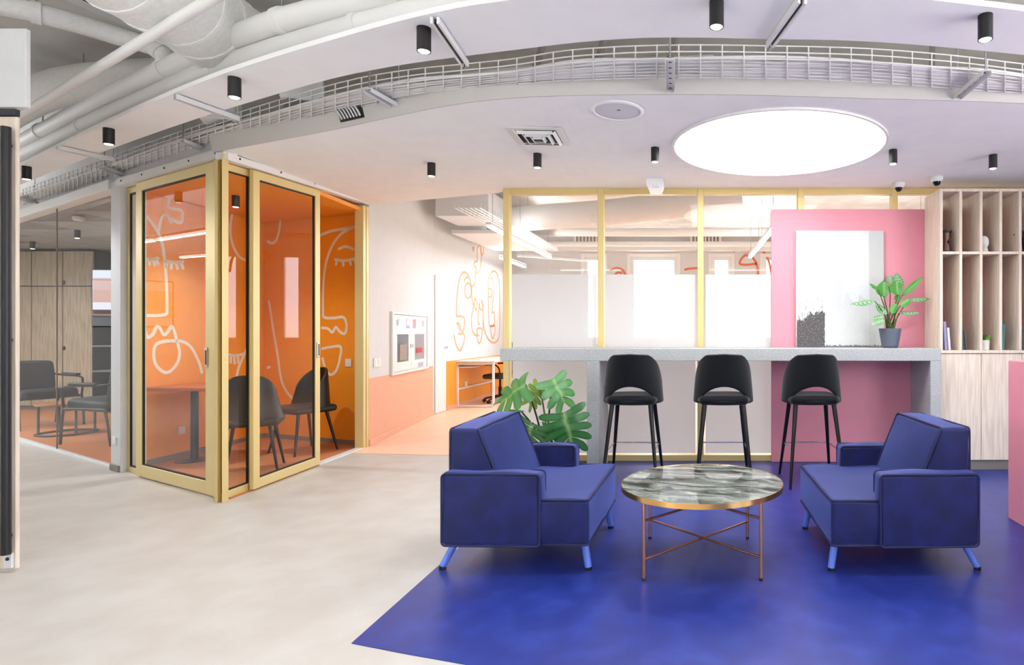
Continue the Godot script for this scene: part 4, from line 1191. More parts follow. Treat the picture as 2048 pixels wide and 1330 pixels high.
func build_lounge() -> void:
	var g := frame(-10.9, 8.66, -5.36, 5.46)
	var length := pt(-10.9, 0, 8.66).distance_to(pt(-5.36, 0, 5.46))
	var o := thing("glass_wall", "frameless glass wall of the lounge with thin joints and white top beam", "glass wall", pt(-5.36, 0, 5.46))
	var xf := Transform3D(g.basis, g.origin - pt(-5.36, 0, 5.46))
	var joints := [0.0, 1.28, 3.22, 4.77, length - 0.002]
	joints = [0.0, length - 5.2, length - 3.4, length - 1.62, length]
	for k in joints.size() - 1:
		var p := MB.new()
		p.quad(xf * Vector3(joints[k] + 0.004, 0.03, -0.03), xf * Vector3(joints[k + 1] - 0.004, 0.03, -0.03), xf * Vector3(joints[k + 1] - 0.004, 2.55, -0.03), xf * Vector3(joints[k] + 0.004, 2.55, -0.03))
		part("glass_pane", p, M.pane_soft, o, "tall clear glass pane")
		if k:
			var j := MB.new()
			j.span(Vector3(joints[k] - 0.004, 0.03, -0.035), Vector3(joints[k] + 0.004, 2.55, -0.025), 0.0, xf)
			part("joint", j, M.grey_plinth, o)
	var tr := MB.new()
	tr.span(Vector3(0, 0, -0.05), Vector3(length, 0.03, -0.01), 0.002, xf)
	part("bottom_track", tr, M.galvanised, o)
	var bt := MB.new()
	bt.span(Vector3(0, 2.55, -0.09), Vector3(length, 2.64, 0.02), 0.003, xf)
	part("top_beam", bt, M.white_paint, o)
	# cupboards at the back, doors one by one
	var cb := thing("tall_cupboard", "tall oak cupboard wall with tiny black knobs behind the lounge glass", "cupboard", pt(-10.2, 0, 9.6))
	var body := MB.new()
	body.span(Vector3(-1.08, 0.08, -0.5), Vector3(0.49, 2.56, -0.03), 0.004)
	part("carcass", body, M.black_seal, cb)
	var pl := MB.new()
	pl.span(Vector3(-1.08, 0.0, -0.45), Vector3(0.49, 0.08, -0.06), 0.002)
	part("plinth", pl, M.grey_plinth, cb)
	for e in [[-1.08, -0.50], [-0.50, 0.0], [0.0, 0.49]]:
		for h in [[0.08, 1.985], [2.0, 2.55]]:
			var d := MB.new()
			d.span(Vector3(e[0] + 0.008, h[0], -0.03), Vector3(e[1] - 0.008, h[1], 0.0), 0.003)
			var dd := part("door", d, M.oak_dark, cb)
			if e[0] > -0.4:
				var kn := MB.new()
				kn.bx(0.03 if e[0] == 0.0 else e[1] - 0.03, 1.0 if h[0] < 1 else 2.05, 0.012, 0.035, 0.06, 0.02, 0.004)
				part("knob", kn, M.black, dd)
	# side wall and niche
	plane_wall("wall_lounge_left", frame(-11.3, 8.6, -11.3, 9.9), 0, 1.3, 0, 2.6, 0.1, M.oak_dark)
	plane_wall("wall_lounge_back", frame(-12.4, 10.15, -5.2, 10.15), 0, 7.2, 0, 3.4, 0.1, M.white_wall)
	plane_wall("wall_lounge_right", frame(-8.6, 9.85, -5.45, 7.25), 0, 4.05, 0, 3.4, 0.1, M.oak_dark)
	var ni := thing("open_shelf_unit", "dark open shelf niche beside the oak cupboards", "shelf", pt(-9.35, 0, 9.55))
	for h in [0.06, 0.62, 1.02, 1.52]:
		var s := MB.new()
		s.span(Vector3(-0.33, h, -0.4), Vector3(0.5, h + 0.025, 0.0), 0.002)
		part("shelf_board", s, M.grey_plinth, ni)
	for x in [-0.33, 0.48]:
		var s := MB.new()
		s.span(Vector3(x, 0.0, -0.4), Vector3(x + 0.02, 1.55, -0.001), 0.002)
		part("side_panel", s, M.dark_grey, ni)
	var bk := MB.new()
	bk.span(Vector3(-0.31, 0.0, -0.42), Vector3(0.48, 2.56, -0.401), 0.002)
	part("back_panel", bk, M.oak_dark, ni)
	wall_screen(pt(-8.15, 1.56, 8.55), 0.10, 0.95, 0.59, "lit wall screen behind the lounge glass above the niche")
	# ceiling tiles
	var ct := slab_poly([[-10.8, 8.72], [-5.45, 5.62], [-5.45, 7.5], [-8.6, 10.1], [-11.3, 10.1]], 2.615, 2.66)
	var cl := setting("ceiling_lounge", ct, M.grey_plinth, "grey tiled suspended ceiling of the lounge")
	for i in 10:
		for j in 9:
			var a := Vector2(-11.2 + i * 0.6, 5.5 + j * 0.6)
			var mid := a + Vector2(0.3, 0.3)
			var edge := 8.72 + (mid.x + 10.8) * (5.62 - 8.72) / 5.35
			if mid.y < edge + 0.42 or mid.y > 10.05 or (mid.x > -8.5 and mid.y > 10.0 - (mid.x + 8.6) * 0.83): continue
			var t := MB.new()
			t.span(pt(a.x + 0.006, 2.60, a.y + 0.594), pt(a.x + 0.594, 2.616, a.y + 0.006), 0.002)
			part("ceiling_tile", t, M.tile, cl)
	downlight("ceiling_spot", pt(-8.2, 2.60, 7.9), "small downlight in the lounge ceiling above the round table", 0.6)
	downlight("ceiling_spot", pt(-9.9, 2.60, 8.9), "small downlight in the lounge ceiling before the oak cupboards", 0.6)
	var sd := MB.new()
	sd.lathe([Vector2(0, 0), Vector2(0.045, 0.004), Vector2(0.055, 0.02), Vector2(0.055, 0.05), Vector2(0, 0.05)], Transform3D(), 20)
	single("smoke_detector", sd, M.white_plastic, "white smoke detector on the lounge's tiled ceiling", "smoke detector", pt(-7.25, 2.55, 7.0))
	# furniture
	lounge_chair(pt(-8.75, 0.006, 7.95), -0.35, "black tube-frame armchair at the far side of the lounge table")
	lounge_chair(pt(-6.75, 0.006, 6.92), PI - 0.15, "black tube-frame armchair close to the lounge glass beside the white pier")
	var t := thing("round_side_table", "small round wood-topped table on a dark ring base in the lounge", "table", pt(-7.78, 0.006, 7.38))
	var tp := MB.new()
	tp.lathe([Vector2(0, 0.36), Vector2(0.275, 0.36), Vector2(0.28, 0.365), Vector2(0.28, 0.385), Vector2(0.275, 0.39), Vector2(0, 0.39)], Transform3D(), 32)
	part("table_top", tp, M.table_wood, t)
	var ring := []
	for k in 33: ring.append(Vector3(cos(TAU * k / 32), 0.014, sin(TAU * k / 32)) * Vector3(0.27, 1, 0.27))
	var rg := MB.new()
	rg.tube(ring, 0.013, 8, false)
	part("base_ring", rg, M.dark_grey, t)
	for k in 4:
		var l := MB.new()
		var a := TAU * (k + 0.3) / 4
		l.tube([Vector3(cos(a) * 0.25, 0.02, sin(a) * 0.25), Vector3(cos(a) * 0.25, 0.36, sin(a) * 0.25)], 0.012, 8)
		part("leg", l, M.dark_grey, t)
	# the corridor end holds a screen and lamps that the booth glass mirrors
	wall_screen(pt(-12.58, 1.35, 6.9), PI / 2, 1.5, 0.85, "lit screen on the corridor's end wall, mirrored in the booth glass")
	linear_lamp(pt(-8.15, 2.60, 5.13), pt(-9.39, 2.60, 5.83), "suspended tube lamp in the corridor, mirrored in the booth door", LINE_E, 2.0)
	linear_lamp(pt(-9.50, 2.60, 5.90), pt(-10.36, 2.60, 6.40), "suspended tube lamp nearer the corridor's end wall", LINE_E, 2.0)
	linear_lamp(pt(-11.26, 2.60, 5.50), pt(-11.9, 2.60, 5.95), "suspended tube lamp at the very end of the corridor", LINE_E, 2.0)

	# unseen fill lamps added over the near floor, out of view
	linear_lamp(pt(-3.2, 2.60, 1.2), pt(-1.9, 2.60, 0.3), "added fill tube lamp behind the camera nearest the wooden door", ADDED_BACK_E, 4.5)
	linear_lamp(pt(-3.0, 2.60, -1.2), pt(-1.7, 2.60, -1.2), "added fill tube lamp behind the camera over the grey floor", ADDED_BACK_E, 4.5)
	linear_lamp(pt(0.2, 2.60, -1.2), pt(1.6, 2.60, -1.2), "added fill tube lamp behind the camera over the blue floor", ADDED_BACK_E, 4.5)
	linear_lamp(pt(2.4, 2.60, 0.9), pt(3.8, 2.60, 0.9), "added fill tube lamp behind the camera over the pink block", ADDED_BACK_E, 4.5)

func wall_screen(at: Vector3, turn: float, w: float, h: float, label: String) -> void:
	var o := thing("wall_screen", label, "screen", at, turn)
	var b := MB.new()
	b.span(Vector3(-w / 2, 0, -0.05), Vector3(w / 2, h, 0.0), 0.006)
	part("casing", b, M.black, o)
	var s := MB.new()
	s.span(Vector3(-w / 2 + 0.015, 0.015, 0.0), Vector3(w / 2 - 0.015, h - 0.015, 0.002), 0.0)
	part("screen_panel", s, M.screen, o)
	var m: StandardMaterial3D = M.get("screen_band") if M.has("screen_band") else mat("screen_band", Color(0.02, 0.02, 0.02), 0.3)
	m.emission_enabled = true
	m.emission = Color(0.93, 0.74, 0.68)
	m.emission_energy_multiplier = 0.5
	var k := MB.new()
	k.span(Vector3(-w / 2 + 0.02, h * 0.2, 0.002), Vector3(w / 2 - 0.02, h * 0.78, 0.003), 0.0)
	part("screen_image", k, m, o, "coral band shown on the screen")
	var l := AreaLight3D.new()
	l.name = "light"
	l.area_size = Vector2(w - 0.05, h - 0.05)
	l.light_energy = 0.12
	l.shadow_enabled = true
	o.add_child(l)
	l.position = Vector3(0, h / 2, 0.01)
	l.rotation.y = PI

func lounge_chair(at: Vector3, turn: float, label: String) -> void:
	# faces local +x
	var o := thing("tube_armchair", label, "armchair", at, turn, "black tube-frame lounge chairs")
	var s := MB.new()
	s.soft(Transform3D(Basis(Vector3.BACK, 0.05), Vector3(0.02, 0.43, 0)), Vector3(0.56, 0.13, 0.54), 0.045, 0.01, null, 5)
	part("seat", s, M.dark_grey, o)
	var b := MB.new()
	b.soft(Transform3D(Basis(Vector3.BACK, 0.18), Vector3(-0.27, 0.66, 0)), Vector3(0.09, 0.40, 0.50), 0.04, 0.012, null, 5)
	part("backrest", b, M.dark_grey, o)
	for z in [-0.31, 0.31]:
		var f := MB.new()
		f.tube(smooth([Vector3(-0.36, 0.0, z), Vector3(-0.29, 0.36, z), Vector3(-0.22, 0.395, z), Vector3(0.20, 0.395, z), Vector3(0.27, 0.36, z), Vector3(0.31, 0.0, z)], 5), 0.014, 8)
		part("leg_frame", f, M.black_metal, o)
		var a := MB.new()
		a.tube(smooth([Vector3(0.26, 0.40, z), Vector3(0.28, 0.58, z), Vector3(0.22, 0.645, z), Vector3(-0.22, 0.66, z), Vector3(-0.32, 0.68, z * 0.85)], 5), 0.013, 8)
		var am := part("arm_frame", a, M.black_metal, o)
		var p := MB.new()
		p.soft(Transform3D(Basis(), Vector3(0.0, 0.675, z)), Vector3(0.36, 0.035, 0.06), 0.016, 0.0, null, 3)
		part("arm_pad", p, M.dark_grey, am)
	var c := MB.new()
	c.tube([Vector3(-0.25, 0.385, -0.31), Vector3(-0.25, 0.385, 0.31)], 0.012, 8)
	c.tube([Vector3(0.22, 0.385, -0.31), Vector3(0.22, 0.385, 0.31)], 0.012, 8)
	part("cross_tube", c, M.black_metal, o)

# ---------- glass partition, bar, pink panel, shelves

func build_bar_side() -> void:
	var o := thing("glass_partition", "gold-framed glass partition with a tall frosted band behind the bar", "partition", pt(1.2, 0, 5.85))
	var c := pt(1.2, 0, 5.85)
	var posts := [-1.877, -0.962, 0.005, 0.978, 1.887, 2.83, 3.77]
	for k in posts.size():
		var mb := MB.new()
		mb.span(pt(posts[k] - 0.03, 0.0, 5.89) - c, pt(posts[k] + 0.03, 2.65, 5.81) - c, 0.003)
		part("post", mb, M.gold, o)
	posts.append(4.40)
	for k in posts.size() - 1:
		var a: float = posts[k] + 0.03
		var b: float = posts[k + 1] - 0.03
		var t := MB.new()
		t.span(pt(a, 2.59, 5.885) - c, pt(b, 2.65, 5.815) - c, 0.002)
		part("top_rail", t, M.gold, o)
		var r := MB.new()
		r.span(pt(a, 0.004, 5.885) - c, pt(b, 0.062, 5.815) - c, 0.002)
		part("bottom_rail", r, M.gold, o)
		var g := MB.new()
		g.quad(pt(a, 0.062, 5.85) - c, pt(b, 0.062, 5.85) - c, pt(b, 2.59, 5.85) - c, pt(a, 2.59, 5.85) - c)
		var pane := part("glass_pane", g, M.pane, o, "tall glass pane")
		var f := MB.new()
		f.quad(pt(a + 0.02, 0.075, 5.846) - c, pt(b - 0.02, 0.075, 5.846) - c, pt(b - 0.02, 1.815, 5.846) - c, pt(a + 0.02, 1.815, 5.846) - c)
		part("frosted_film", f, M.frost, pane, "white frosted film")
	# the bar
	var bar := thing("bar_counter", "long pale grey terrazzo bar counter on two slab legs", "bar counter", pt(0.18, 0, 5.52))
	c = pt(0.18, 0, 5.52)
	var top := MB.new()
	top.span(pt(-1.757, 1.0, 5.77) - c, pt(2.117, 1.109, 5.27) - c, 0.003)
	part("counter_top", top, M.terrazzo, bar)
	for e in [[-0.995, -0.883], [2.025, 2.117]]:
		var l := MB.new()
		l.span(pt(e[0], 0.003, 5.77) - c, pt(e[1], 1.0, 5.27) - c, 0.003)
		part("slab_leg", l, M.terrazzo, bar)
	# pink panel behind
	var pk := MB.new()
	pk.span(pt(0.6876, 0.004, 5.803), pt(4.38, 2.437, 5.777), 0.002)
	setting("wall_pink_panel", pk, M.pink, "tall matt pink panel behind the bar and shelves")
	# low pink partition at the right edge
	var lp := MB.new()
	lp.span(Vector3(0, 0.003, -0.9), Vector3(0.5, 1.062, 0.9), 0.003)
	single("pink_desk", lp, M.pink, "low smooth pink reception block cut off by the right frame edge", "desk", pt(2.075, 0, 3.14))
	# canvas
	var cv := thing("canvas_painting", "large unframed abstract canvas in white and grey with charcoal corner", "painting", pt(1.338, 1.11, 5.742))
	var tilt := Transform3D(Basis(Vector3.RIGHT, -0.012), Vector3.ZERO)
	var body := MB.new()
	body.span(Vector3(-0.419, 0.0, -0.018), Vector3(0.419, 1.115, 0.016), 0.002, tilt)
	part("stretcher", body, M.canvas_edge, cv)
	var pic := MB.new()
	pic.quad_uv(tilt * Vector3(-0.418, 0.001, 0.0165), tilt * Vector3(0.418, 0.001, 0.0165), tilt * Vector3(0.418, 1.114, 0.0165), tilt * Vector3(-0.418, 1.114, 0.0165))
	part("painted_face", pic, M.painting, cv)
	build_shelves()
	counter_plant()

func build_shelves() -> void:
	var o := thing("bookshelf", "pale oak open bookshelf of tall narrow compartments above the cabinet", "bookshelf", pt(3.2, 1.09, 5.58))
	var c := pt(3.2, 1.09, 5.58)
	var xs := [2.16, 2.335, 2.518, 2.695, 2.870, 3.047, 3.224, 3.40, 3.577, 3.754, 3.93, 4.107, 4.284]
	for k in xs.size():
		var mb := MB.new()
		mb.span(pt(xs[k], 1.091, 5.77) - c, pt(xs[k] + 0.026, 2.52, 5.40) - c, 0.002)
		part("side_panel" if k == 0 else "divider", mb, M.wood, o)
	for h in [[1.955, 1.980], [2.52, 2.546]]:
		for k in xs.size() - 1:
			var mb := MB.new()
			var full: bool = h[0] > 2.0
			mb.span(pt(xs[k] + (0.0 if full else 0.026), h[0], 5.77) - c, pt(xs[k + 1], h[1], 5.402) - c, 0.0015)
			part("shelf_board" if not full else "top_board", mb, M.wood, o)
	var cab := thing("low_cabinet", "pale oak low cabinet with flat handleless doors right of the bar", "cabinet", pt(3.2, 0, 5.6))
	c = pt(3.2, 0, 5.6)
	var body := MB.new()
	body.span(pt(2.165, 0.10, 5.77) - c, pt(4.36, 1.06, 5.425) - c, 0.002)
	part("carcass", body, M.oak_dark, cab)
	var tp := MB.new()
	tp.span(pt(2.125, 1.062, 5.772) - c, pt(4.37, 1.09, 5.395) - c, 0.002)
	part("cabinet_top", tp, M.wood, cab)
	var pl := MB.new()
	pl.span(pt(2.165, 0.003, 5.77) - c, pt(4.36, 0.098, 5.45) - c, 0.002)
	part("plinth", pl, M.grey_plinth, cab)
	for k in 6:
		var d := MB.new()
		d.span(pt(2.168 + k * 0.366, 0.102, 5.424) - c, pt(2.168 + k * 0.366 + 0.362, 1.057, 5.402) - c, 0.002)
		part("door", d, M.wood, cab)
	# ornaments
	var lan := thing("hourglass", "black-framed hourglass with brown sand on the upper shelf", "hourglass", pt(2.255, 1.98, 5.50))
	for h in [0.0, 0.185]:
		var mb := MB.new()
		mb.lathe([Vector2(0, h), Vector2(0.052, h), Vector2(0.052, h + 0.018), Vector2(0, h + 0.018)], Transform3D(), 18)
		part("end_disc", mb, M.black, lan)
	for k in 4:
		var mb := MB.new()
		var a := TAU * (k + 0.5) / 4
		mb.tube([Vector3(cos(a) * 0.044, 0.018, sin(a) * 0.044), Vector3(cos(a) * 0.044, 0.185, sin(a) * 0.044)], 0.005, 6)
		part("rod", mb, M.black, lan)
	var gl := MB.new()
	gl.lathe([Vector2(0.032, 0.02), Vector2(0.034, 0.06), Vector2(0.008, 0.10), Vector2(0.034, 0.14), Vector2(0.032, 0.184)], Transform3D(), 18, true)
	part("glass_bulb", gl, mat("sand_brown", Color(0.50, 0.32, 0.24), 0.4), lan)
	var hd := thing("head_bust", "small white featureless head bust on the upper shelf", "bust", pt(2.615, 1.981, 5.52))
	var neck := MB.new()
	neck.lathe([Vector2(0, 0), Vector2(0.036, 0), Vector2(0.034, 0.02), Vector2(0.026, 0.05), Vector2(0.026, 0.09)], Transform3D(), 18, true)
	part("neck", neck, M.white_plastic, hd)
	var head := MB.new()
	head.lathe([Vector2(0, -0.052), Vector2(0.02, -0.048), Vector2(0.036, -0.025), Vector2(0.042, 0.005), Vector2(0.038, 0.032), Vector2(0.022, 0.05), Vector2(0, 0.056)], Transform3D(Basis(Vector3.BACK, 0.25) * Basis.from_scale(Vector3(1.0, 1.05, 1.2)), Vector3(-0.006, 0.10, 0.006)), 20, true)
	part("head", head, M.white_plastic, hd)
	var st := thing("star_ornament", "black faceted star ornament on the upper shelf at the frame edge", "ornament", pt(2.965, 1.98, 5.50))
	for k in 7:
		var mb := MB.new()
		var d := Vector3(sin(k * 2.4), cos(k * 2.4), 0.5 * sin(k * 1.3)).normalized() if k else Vector3.DOWN
		mb.tube([Vector3(0, 0.155, 0), Vector3(0, 0.155, 0) + d * (0.11 if k else 0.155)], [0.028, 0.003], 5)
		part("spike", mb, M.black, st)
	var bk := [[2.190, 0.26, 0.030, Color(0.16, 0.15, 0.30), -0.05, "navy book leaning in the first lower compartment"], [2.222, 0.255, 0.026, Color(0.55, 0.50, 0.66), -0.06, "lilac book leaning on the navy one in the first lower compartment"], [2.253, 0.20, 0.020, Color(0.82, 0.80, 0.84), -0.07, "thin white book leaning in the first lower compartment"],
		[2.375, 0.215, 0.030, Color(0.13, 0.19, 0.16), -0.09, "dark green book leaning in the second lower compartment"], [2.408, 0.175, 0.022, Color(0.20, 0.22, 0.20), -0.11, "short dark grey book in the second lower compartment"],
		[2.735, 0.235, 0.022, Color(0.10, 0.42, 0.42), 0.03, "teal book in the fourth lower compartment"], [2.912, 0.18, 0.024, Color(0.14, 0.18, 0.13), -0.06, "dark book standing in the fifth lower compartment"]]
	for b in bk:
		var n := thing("book", b[5], "book", pt(b[0], 1.0935, 5.50), 0.0, "books in the lower compartments")
		var lean := Transform3D(Basis(Vector3.BACK, -b[4]), Vector3(0, absf(b[4]) * b[2] * 0.5, 0))
		var cv := MB.new()
		cv.span(Vector3(-b[2] / 2, 0, 0.084), Vector3(b[2] / 2, b[1], 0.088), 0.001, lean)
		cv.span(Vector3(-b[2] / 2, 0, -0.088), Vector3(-b[2] / 2 + 0.003, b[1], 0.084), 0.001, lean)
		cv.span(Vector3(b[2] / 2 - 0.003, 0, -0.088), Vector3(b[2] / 2, b[1], 0.084), 0.001, lean)
		part("cover", cv, mat("book_cover_%d" % int(b[0] * 1000), b[3], 0.5), n)
		var pg := MB.new()
		pg.span(Vector3(-b[2] / 2 + 0.003, 0.004, -0.084), Vector3(b[2] / 2 - 0.003, b[1] - 0.004, 0.084), 0.0, lean)
		part("pages", pg, M.canvas_edge, n)
	var su := thing("potted_succulent", "small bright green succulent in a white pot in the third lower compartment", "potted plant", pt(2.60, 1.0915, 5.49))
	var pot := MB.new()
	pot.lathe([Vector2(0, 0), Vector2(0.042, 0), Vector2(0.048, 0.09), Vector2(0.043, 0.09), Vector2(0.042, 0.075), Vector2(0, 0.075)], Transform3D(), 22)
	part("pot", pot, M.pot_white, su)
	for k in 14:
		var a := k * 2.4
		var mb := MB.new()
		mb.tint = true
		mb.col = Color(0.22, 0.42, 0.05) if k % 3 else Color(0.08, 0.22, 0.04)
		var d := Vector3(cos(a), 0, sin(a)) * (0.012 + 0.0026 * k)
		mb.tube([Vector3(0, 0.075, 0) + d * 0.5, Vector3(0, 0.11, 0) + d, Vector3(0, 0.135 - 0.001 * k, 0) + d * 1.5, Vector3(0, 0.14 - 0.002 * k, 0) + d * 1.75], [0.006, 0.014, 0.010, 0.002], 7)
		part("leaf", mb, M.leaf, su)

func oval_leaf(L: float, W: float, droop: float, dark: Color, pale: Color, stripes: bool) -> MB:
	# along +y from the origin, its face to +z
	var mb := MB.new()
	mb.tint = true
	var g := []
	var cl := []
	for i in 13:
		var t := i / 12.0
		var w := W / 2.0 * pow(sin(PI * pow(t, 0.85)), 0.8)
		var row := []
		var rc := []
		for j in 9:
			var s := (j - 4) / 4.0
			row.append(Vector3(s * w, L * t, -droop * L * t * t - 0.25 * absf(s) * w + 0.02 * L * sin(t * 9.0) * absf(s)))
			var k := 0.0
			if stripes: k = 0.75 if (int(t * 12.0 - absf(s) * 2.0 + 12.0) % 2 == 0 and absf(s) > 0.1 and absf(s) < 0.95) else 0.0
			if absf(s) < 0.1: k = 0.55
			rc.append(dark.lerp(pale, k))
		g.append(row); cl.append(rc)
	mb.grid(g, true, cl)
	return mb

func aim(base: Vector3, tip: Vector3, facing: Vector3) -> Transform3D:
	var y := (tip - base).normalized()
	var z := (facing - y * facing.dot(y)).normalized()
	return Transform3D(Basis(y.cross(z), y, z), base)

func counter_plant() -> void:
	var at := pt(1.742, 1.109, 5.50)
	var o := thing("potted_plant", "leafy striped-leaf plant in a slate grey pot on the bar", "potted plant", at)
	var pot := MB.new()
	pot.lathe([Vector2(0, 0), Vector2(0.062, 0), Vector2(0.075, 0.02), Vector2(0.097, 0.15), Vector2(0.100, 0.178), Vector2(0.092, 0.178), Vector2(0.088, 0.155), Vector2(0, 0.155)], Transform3D(), 32)
	part("pot", pot, M.pot_slate, o)
	var soil := MB.new()
	soil.lathe([Vector2(0.0875, 0.156), Vector2(0.05, 0.164), Vector2(0, 0.166)], Transform3D(), 20, true)
	part("soil", soil, M.soil, o)
	var green := Color(0.06, 0.24, 0.035)
	var deep := Color(0.035, 0.16, 0.04)
	var pale := Color(0.42, 0.58, 0.36)
	var n := 0
	for e in [[Vector3(1.671, 1.571, -5.450), Vector3(1.661, 1.716, -5.450), 0.136, 0], [Vector3(1.791, 1.585, -5.470), Vector3(1.778, 1.726, -5.470), 0.124, 0], [Vector3(1.863, 1.656, -5.550), Vector3(1.850, 1.822, -5.550), 0.099, 1], [Vector3(1.767, 1.697, -5.560), Vector3(1.761, 1.783, -5.560), 0.082, 1], [Vector3(1.583, 1.530, -5.450), Vector3(1.350, 1.513, -5.450), 0.055, 1], [Vector3(1.925, 1.545, -5.500), Vector3(2.150, 1.577, -5.500), 0.055, 1], [Vector3(1.846, 1.581, -5.500), Vector3(2.062, 1.777, -5.500), 0.063, 0], [Vector3(1.609, 1.639, -5.450), Vector3(1.525, 1.688, -5.450), 0.036, 0], [Vector3(1.703, 1.412, -5.420), Vector3(1.600, 1.524, -5.420), 0.071, 1], [Vector3(1.723, 1.421, -5.420), Vector3(1.794, 1.518, -5.420), 0.071, 0], [Vector3(1.807, 1.487, -5.460), Vector3(1.908, 1.552, -5.460), 0.065, 0], [Vector3(1.817, 1.426, -5.450), Vector3(2.014, 1.441, -5.450), 0.052, 1], [Vector3(1.665, 1.363, -5.400), Vector3(1.540, 1.327, -5.400), 0.062, 1], [Vector3(1.670, 1.396, -5.460), Vector3(1.541, 1.374, -5.460), 0.052, 1], [Vector3(1.787, 1.525, -5.440), Vector3(1.829, 1.622, -5.440), 0.054, 0]]:
		var base: Vector3 = e[0] - at
		var tip: Vector3 = e[1] - at
		var fwd := 0.035 * sin(n * 2.1)
		base.z += fwd
		tip.z += fwd * 2.0 + 0.03 * cos(n * 1.7)
		var facing := Vector3(0.15 * sin(n * 3.0), 0.55 if e[3] == 1 else 0.25, 0.9)
		var xf := aim(base, tip, facing)
		var lf := MeshInstance3D.new()
		lf.name = "leaf"
		lf.mesh = oval_leaf(base.distance_to(tip), e[2], 0.12, deep if e[3] == 1 else green, pale if e[3] == 1 else Color(0.16, 0.40, 0.08), e[3] == 1).mesh()
		lf.material_override = M.leaf
		lf.transform = xf
		o.add_child(lf, true)
		var s := MB.new()
		var root := Vector3(0.03 * sin(n * 1.9), 0.16, 0.03 * cos(n * 2.3))
		s.tube(smooth([root, root.lerp(base, 0.55) + Vector3(0, 0.02, 0), base], 4), [0.006, 0.006, 0.0055, 0.0055, 0.005, 0.005, 0.0045, 0.004, 0.004], 6)
		part("stalk", s, M.stem, o)
		n += 1

# ---------- loose furniture

func build_furniture() -> void:
	coffee_table()
	var ch := velvet_armchair()
	ch.position = pt(-0.95, 0.003, 3.50)
	ch.rotation.y = deg_to_rad(-1.5)
	ch.set_meta("label", "blue velvet armchair left of the coffee table, back towards the booth")
	copy(ch, "velvet_armchair", pt(1.05, 0.003, 3.49), PI + deg_to_rad(1.5), "blue velvet armchair right of the coffee table, before the pink panel")
	var s := bar_stool()
	s.position = pt(-0.555, 0.003, 5.02)
	s.rotation.y = -0.03
	s.set_meta("label", "black upholstered bar stool nearest the counter's left slab leg")
	copy(s, "bar_stool", pt(0.195, 0.003, 5.02), 0.0, "black upholstered bar stool in the middle of the three")
	copy(s, "bar_stool", pt(0.93, 0.003, 5.03), 0.03, "black upholstered bar stool before the pink panel")
	monstera()

func coffee_table() -> void:
	var o := thing("coffee_table", "round grey marble coffee table with copper rim and thin crossed legs", "coffee table", pt(0.012, 0.003, 3.325))
	var R := 0.447
	var top := MB.new()
	var seg := 64
	for k in seg:
		var a := Vector2.from_angle(TAU * k / seg)
		var b := Vector2.from_angle(TAU * (k + 1) / seg)
		var r := R - 0.004
		top.tri_n(Vector3(0, 0.421, 0), Vector3(b.x * r, 0.421, b.y * r), Vector3(a.x * r, 0.421, a.y * r), Vector3.UP, Vector3.UP, Vector3.UP, Vector2(0.5, 0.5), b * 0.5 + Vector2(0.5, 0.5), a * 0.5 + Vector2(0.5, 0.5))
		top.tri_n(Vector3(0, 0.398, 0), Vector3(a.x * r, 0.398, a.y * r), Vector3(b.x * r, 0.398, b.y * r), Vector3.DOWN, Vector3.DOWN, Vector3.DOWN)
	part("marble_top", top, M.marble, o)
	var rim := MB.new()
	rim.lathe([Vector2(R - 0.006, 0.396), Vector2(R, 0.396), Vector2(R, 0.4225), Vector2(R - 0.004, 0.4225), Vector2(R - 0.004, 0.40)], Transform3D(), 64)
	part("rim", rim, M.brass_rim, o)
	var ps := []
	for q in [Vector2(-0.295, 0.305), Vector2(0.295, 0.305), Vector2(0.275, -0.305), Vector2(-0.315, -0.305)]:
		var l := MB.new()
		l.tube([Vector3(q.x, 0.012, q.y), Vector3(q.x, 0.397, q.y)], 0.0085, 12)
		var lg := part("leg", l, M.copper, o)
		var f := MB.new()
		f.tube([Vector3(q.x, 0.0, q.y), Vector3(q.x, 0.012, q.y)], 0.010, 12)
		part("foot_cap", f, M.black, lg)
		ps.append(q)
	for h in [0.11, 0.305]:
		for e in [[0, 2], [1, 3]]:
			var dy: float = 0.006 if e[0] else -0.006
			var b := MB.new()
			b.tube([Vector3(ps[e[0]].x, h + dy, ps[e[0]].y), Vector3(ps[e[1]].x, h + dy, ps[e[1]].y)], 0.0065, 10)
			part("cross_bar", b, M.copper, o)

func piping(o: Node3D, loops: Array) -> void:
	for l in loops:
		var mb := MB.new()
		var p: Array = l.duplicate()
		p.append(p[0])
		mb.tube(p, 0.0055, 7, false)
		part("piping", mb, M.velvet_piping, o, "dark corded seam")

func rect_loop(ax: int, at: float, lo: Vector2, hi: Vector2, r: float, deform = null) -> Array:
	# a rounded rectangle across axis ax; lo and hi in the two other axes (next, next but one)
	var out := []
	for q in loop_rect((lo.x + hi.x) / 2, (lo.y + hi.y) / 2, hi.x - lo.x, hi.y - lo.y, r, 3):
		var w := Vector3.ZERO
		w[ax] = at; w[(ax + 1) % 3] = q.x; w[(ax + 2) % 3] = q.y
		out.append(deform.call(w) if deform != null else w)
	var dense := []
	for i in out.size():
		var a: Vector3 = out[i]
		var b: Vector3 = out[(i + 1) % out.size()]
		var m := maxi(1, int(a.distance_to(b) / 0.08))
		for k in m: dense.append(a.lerp(b, float(k) / m))
	return dense

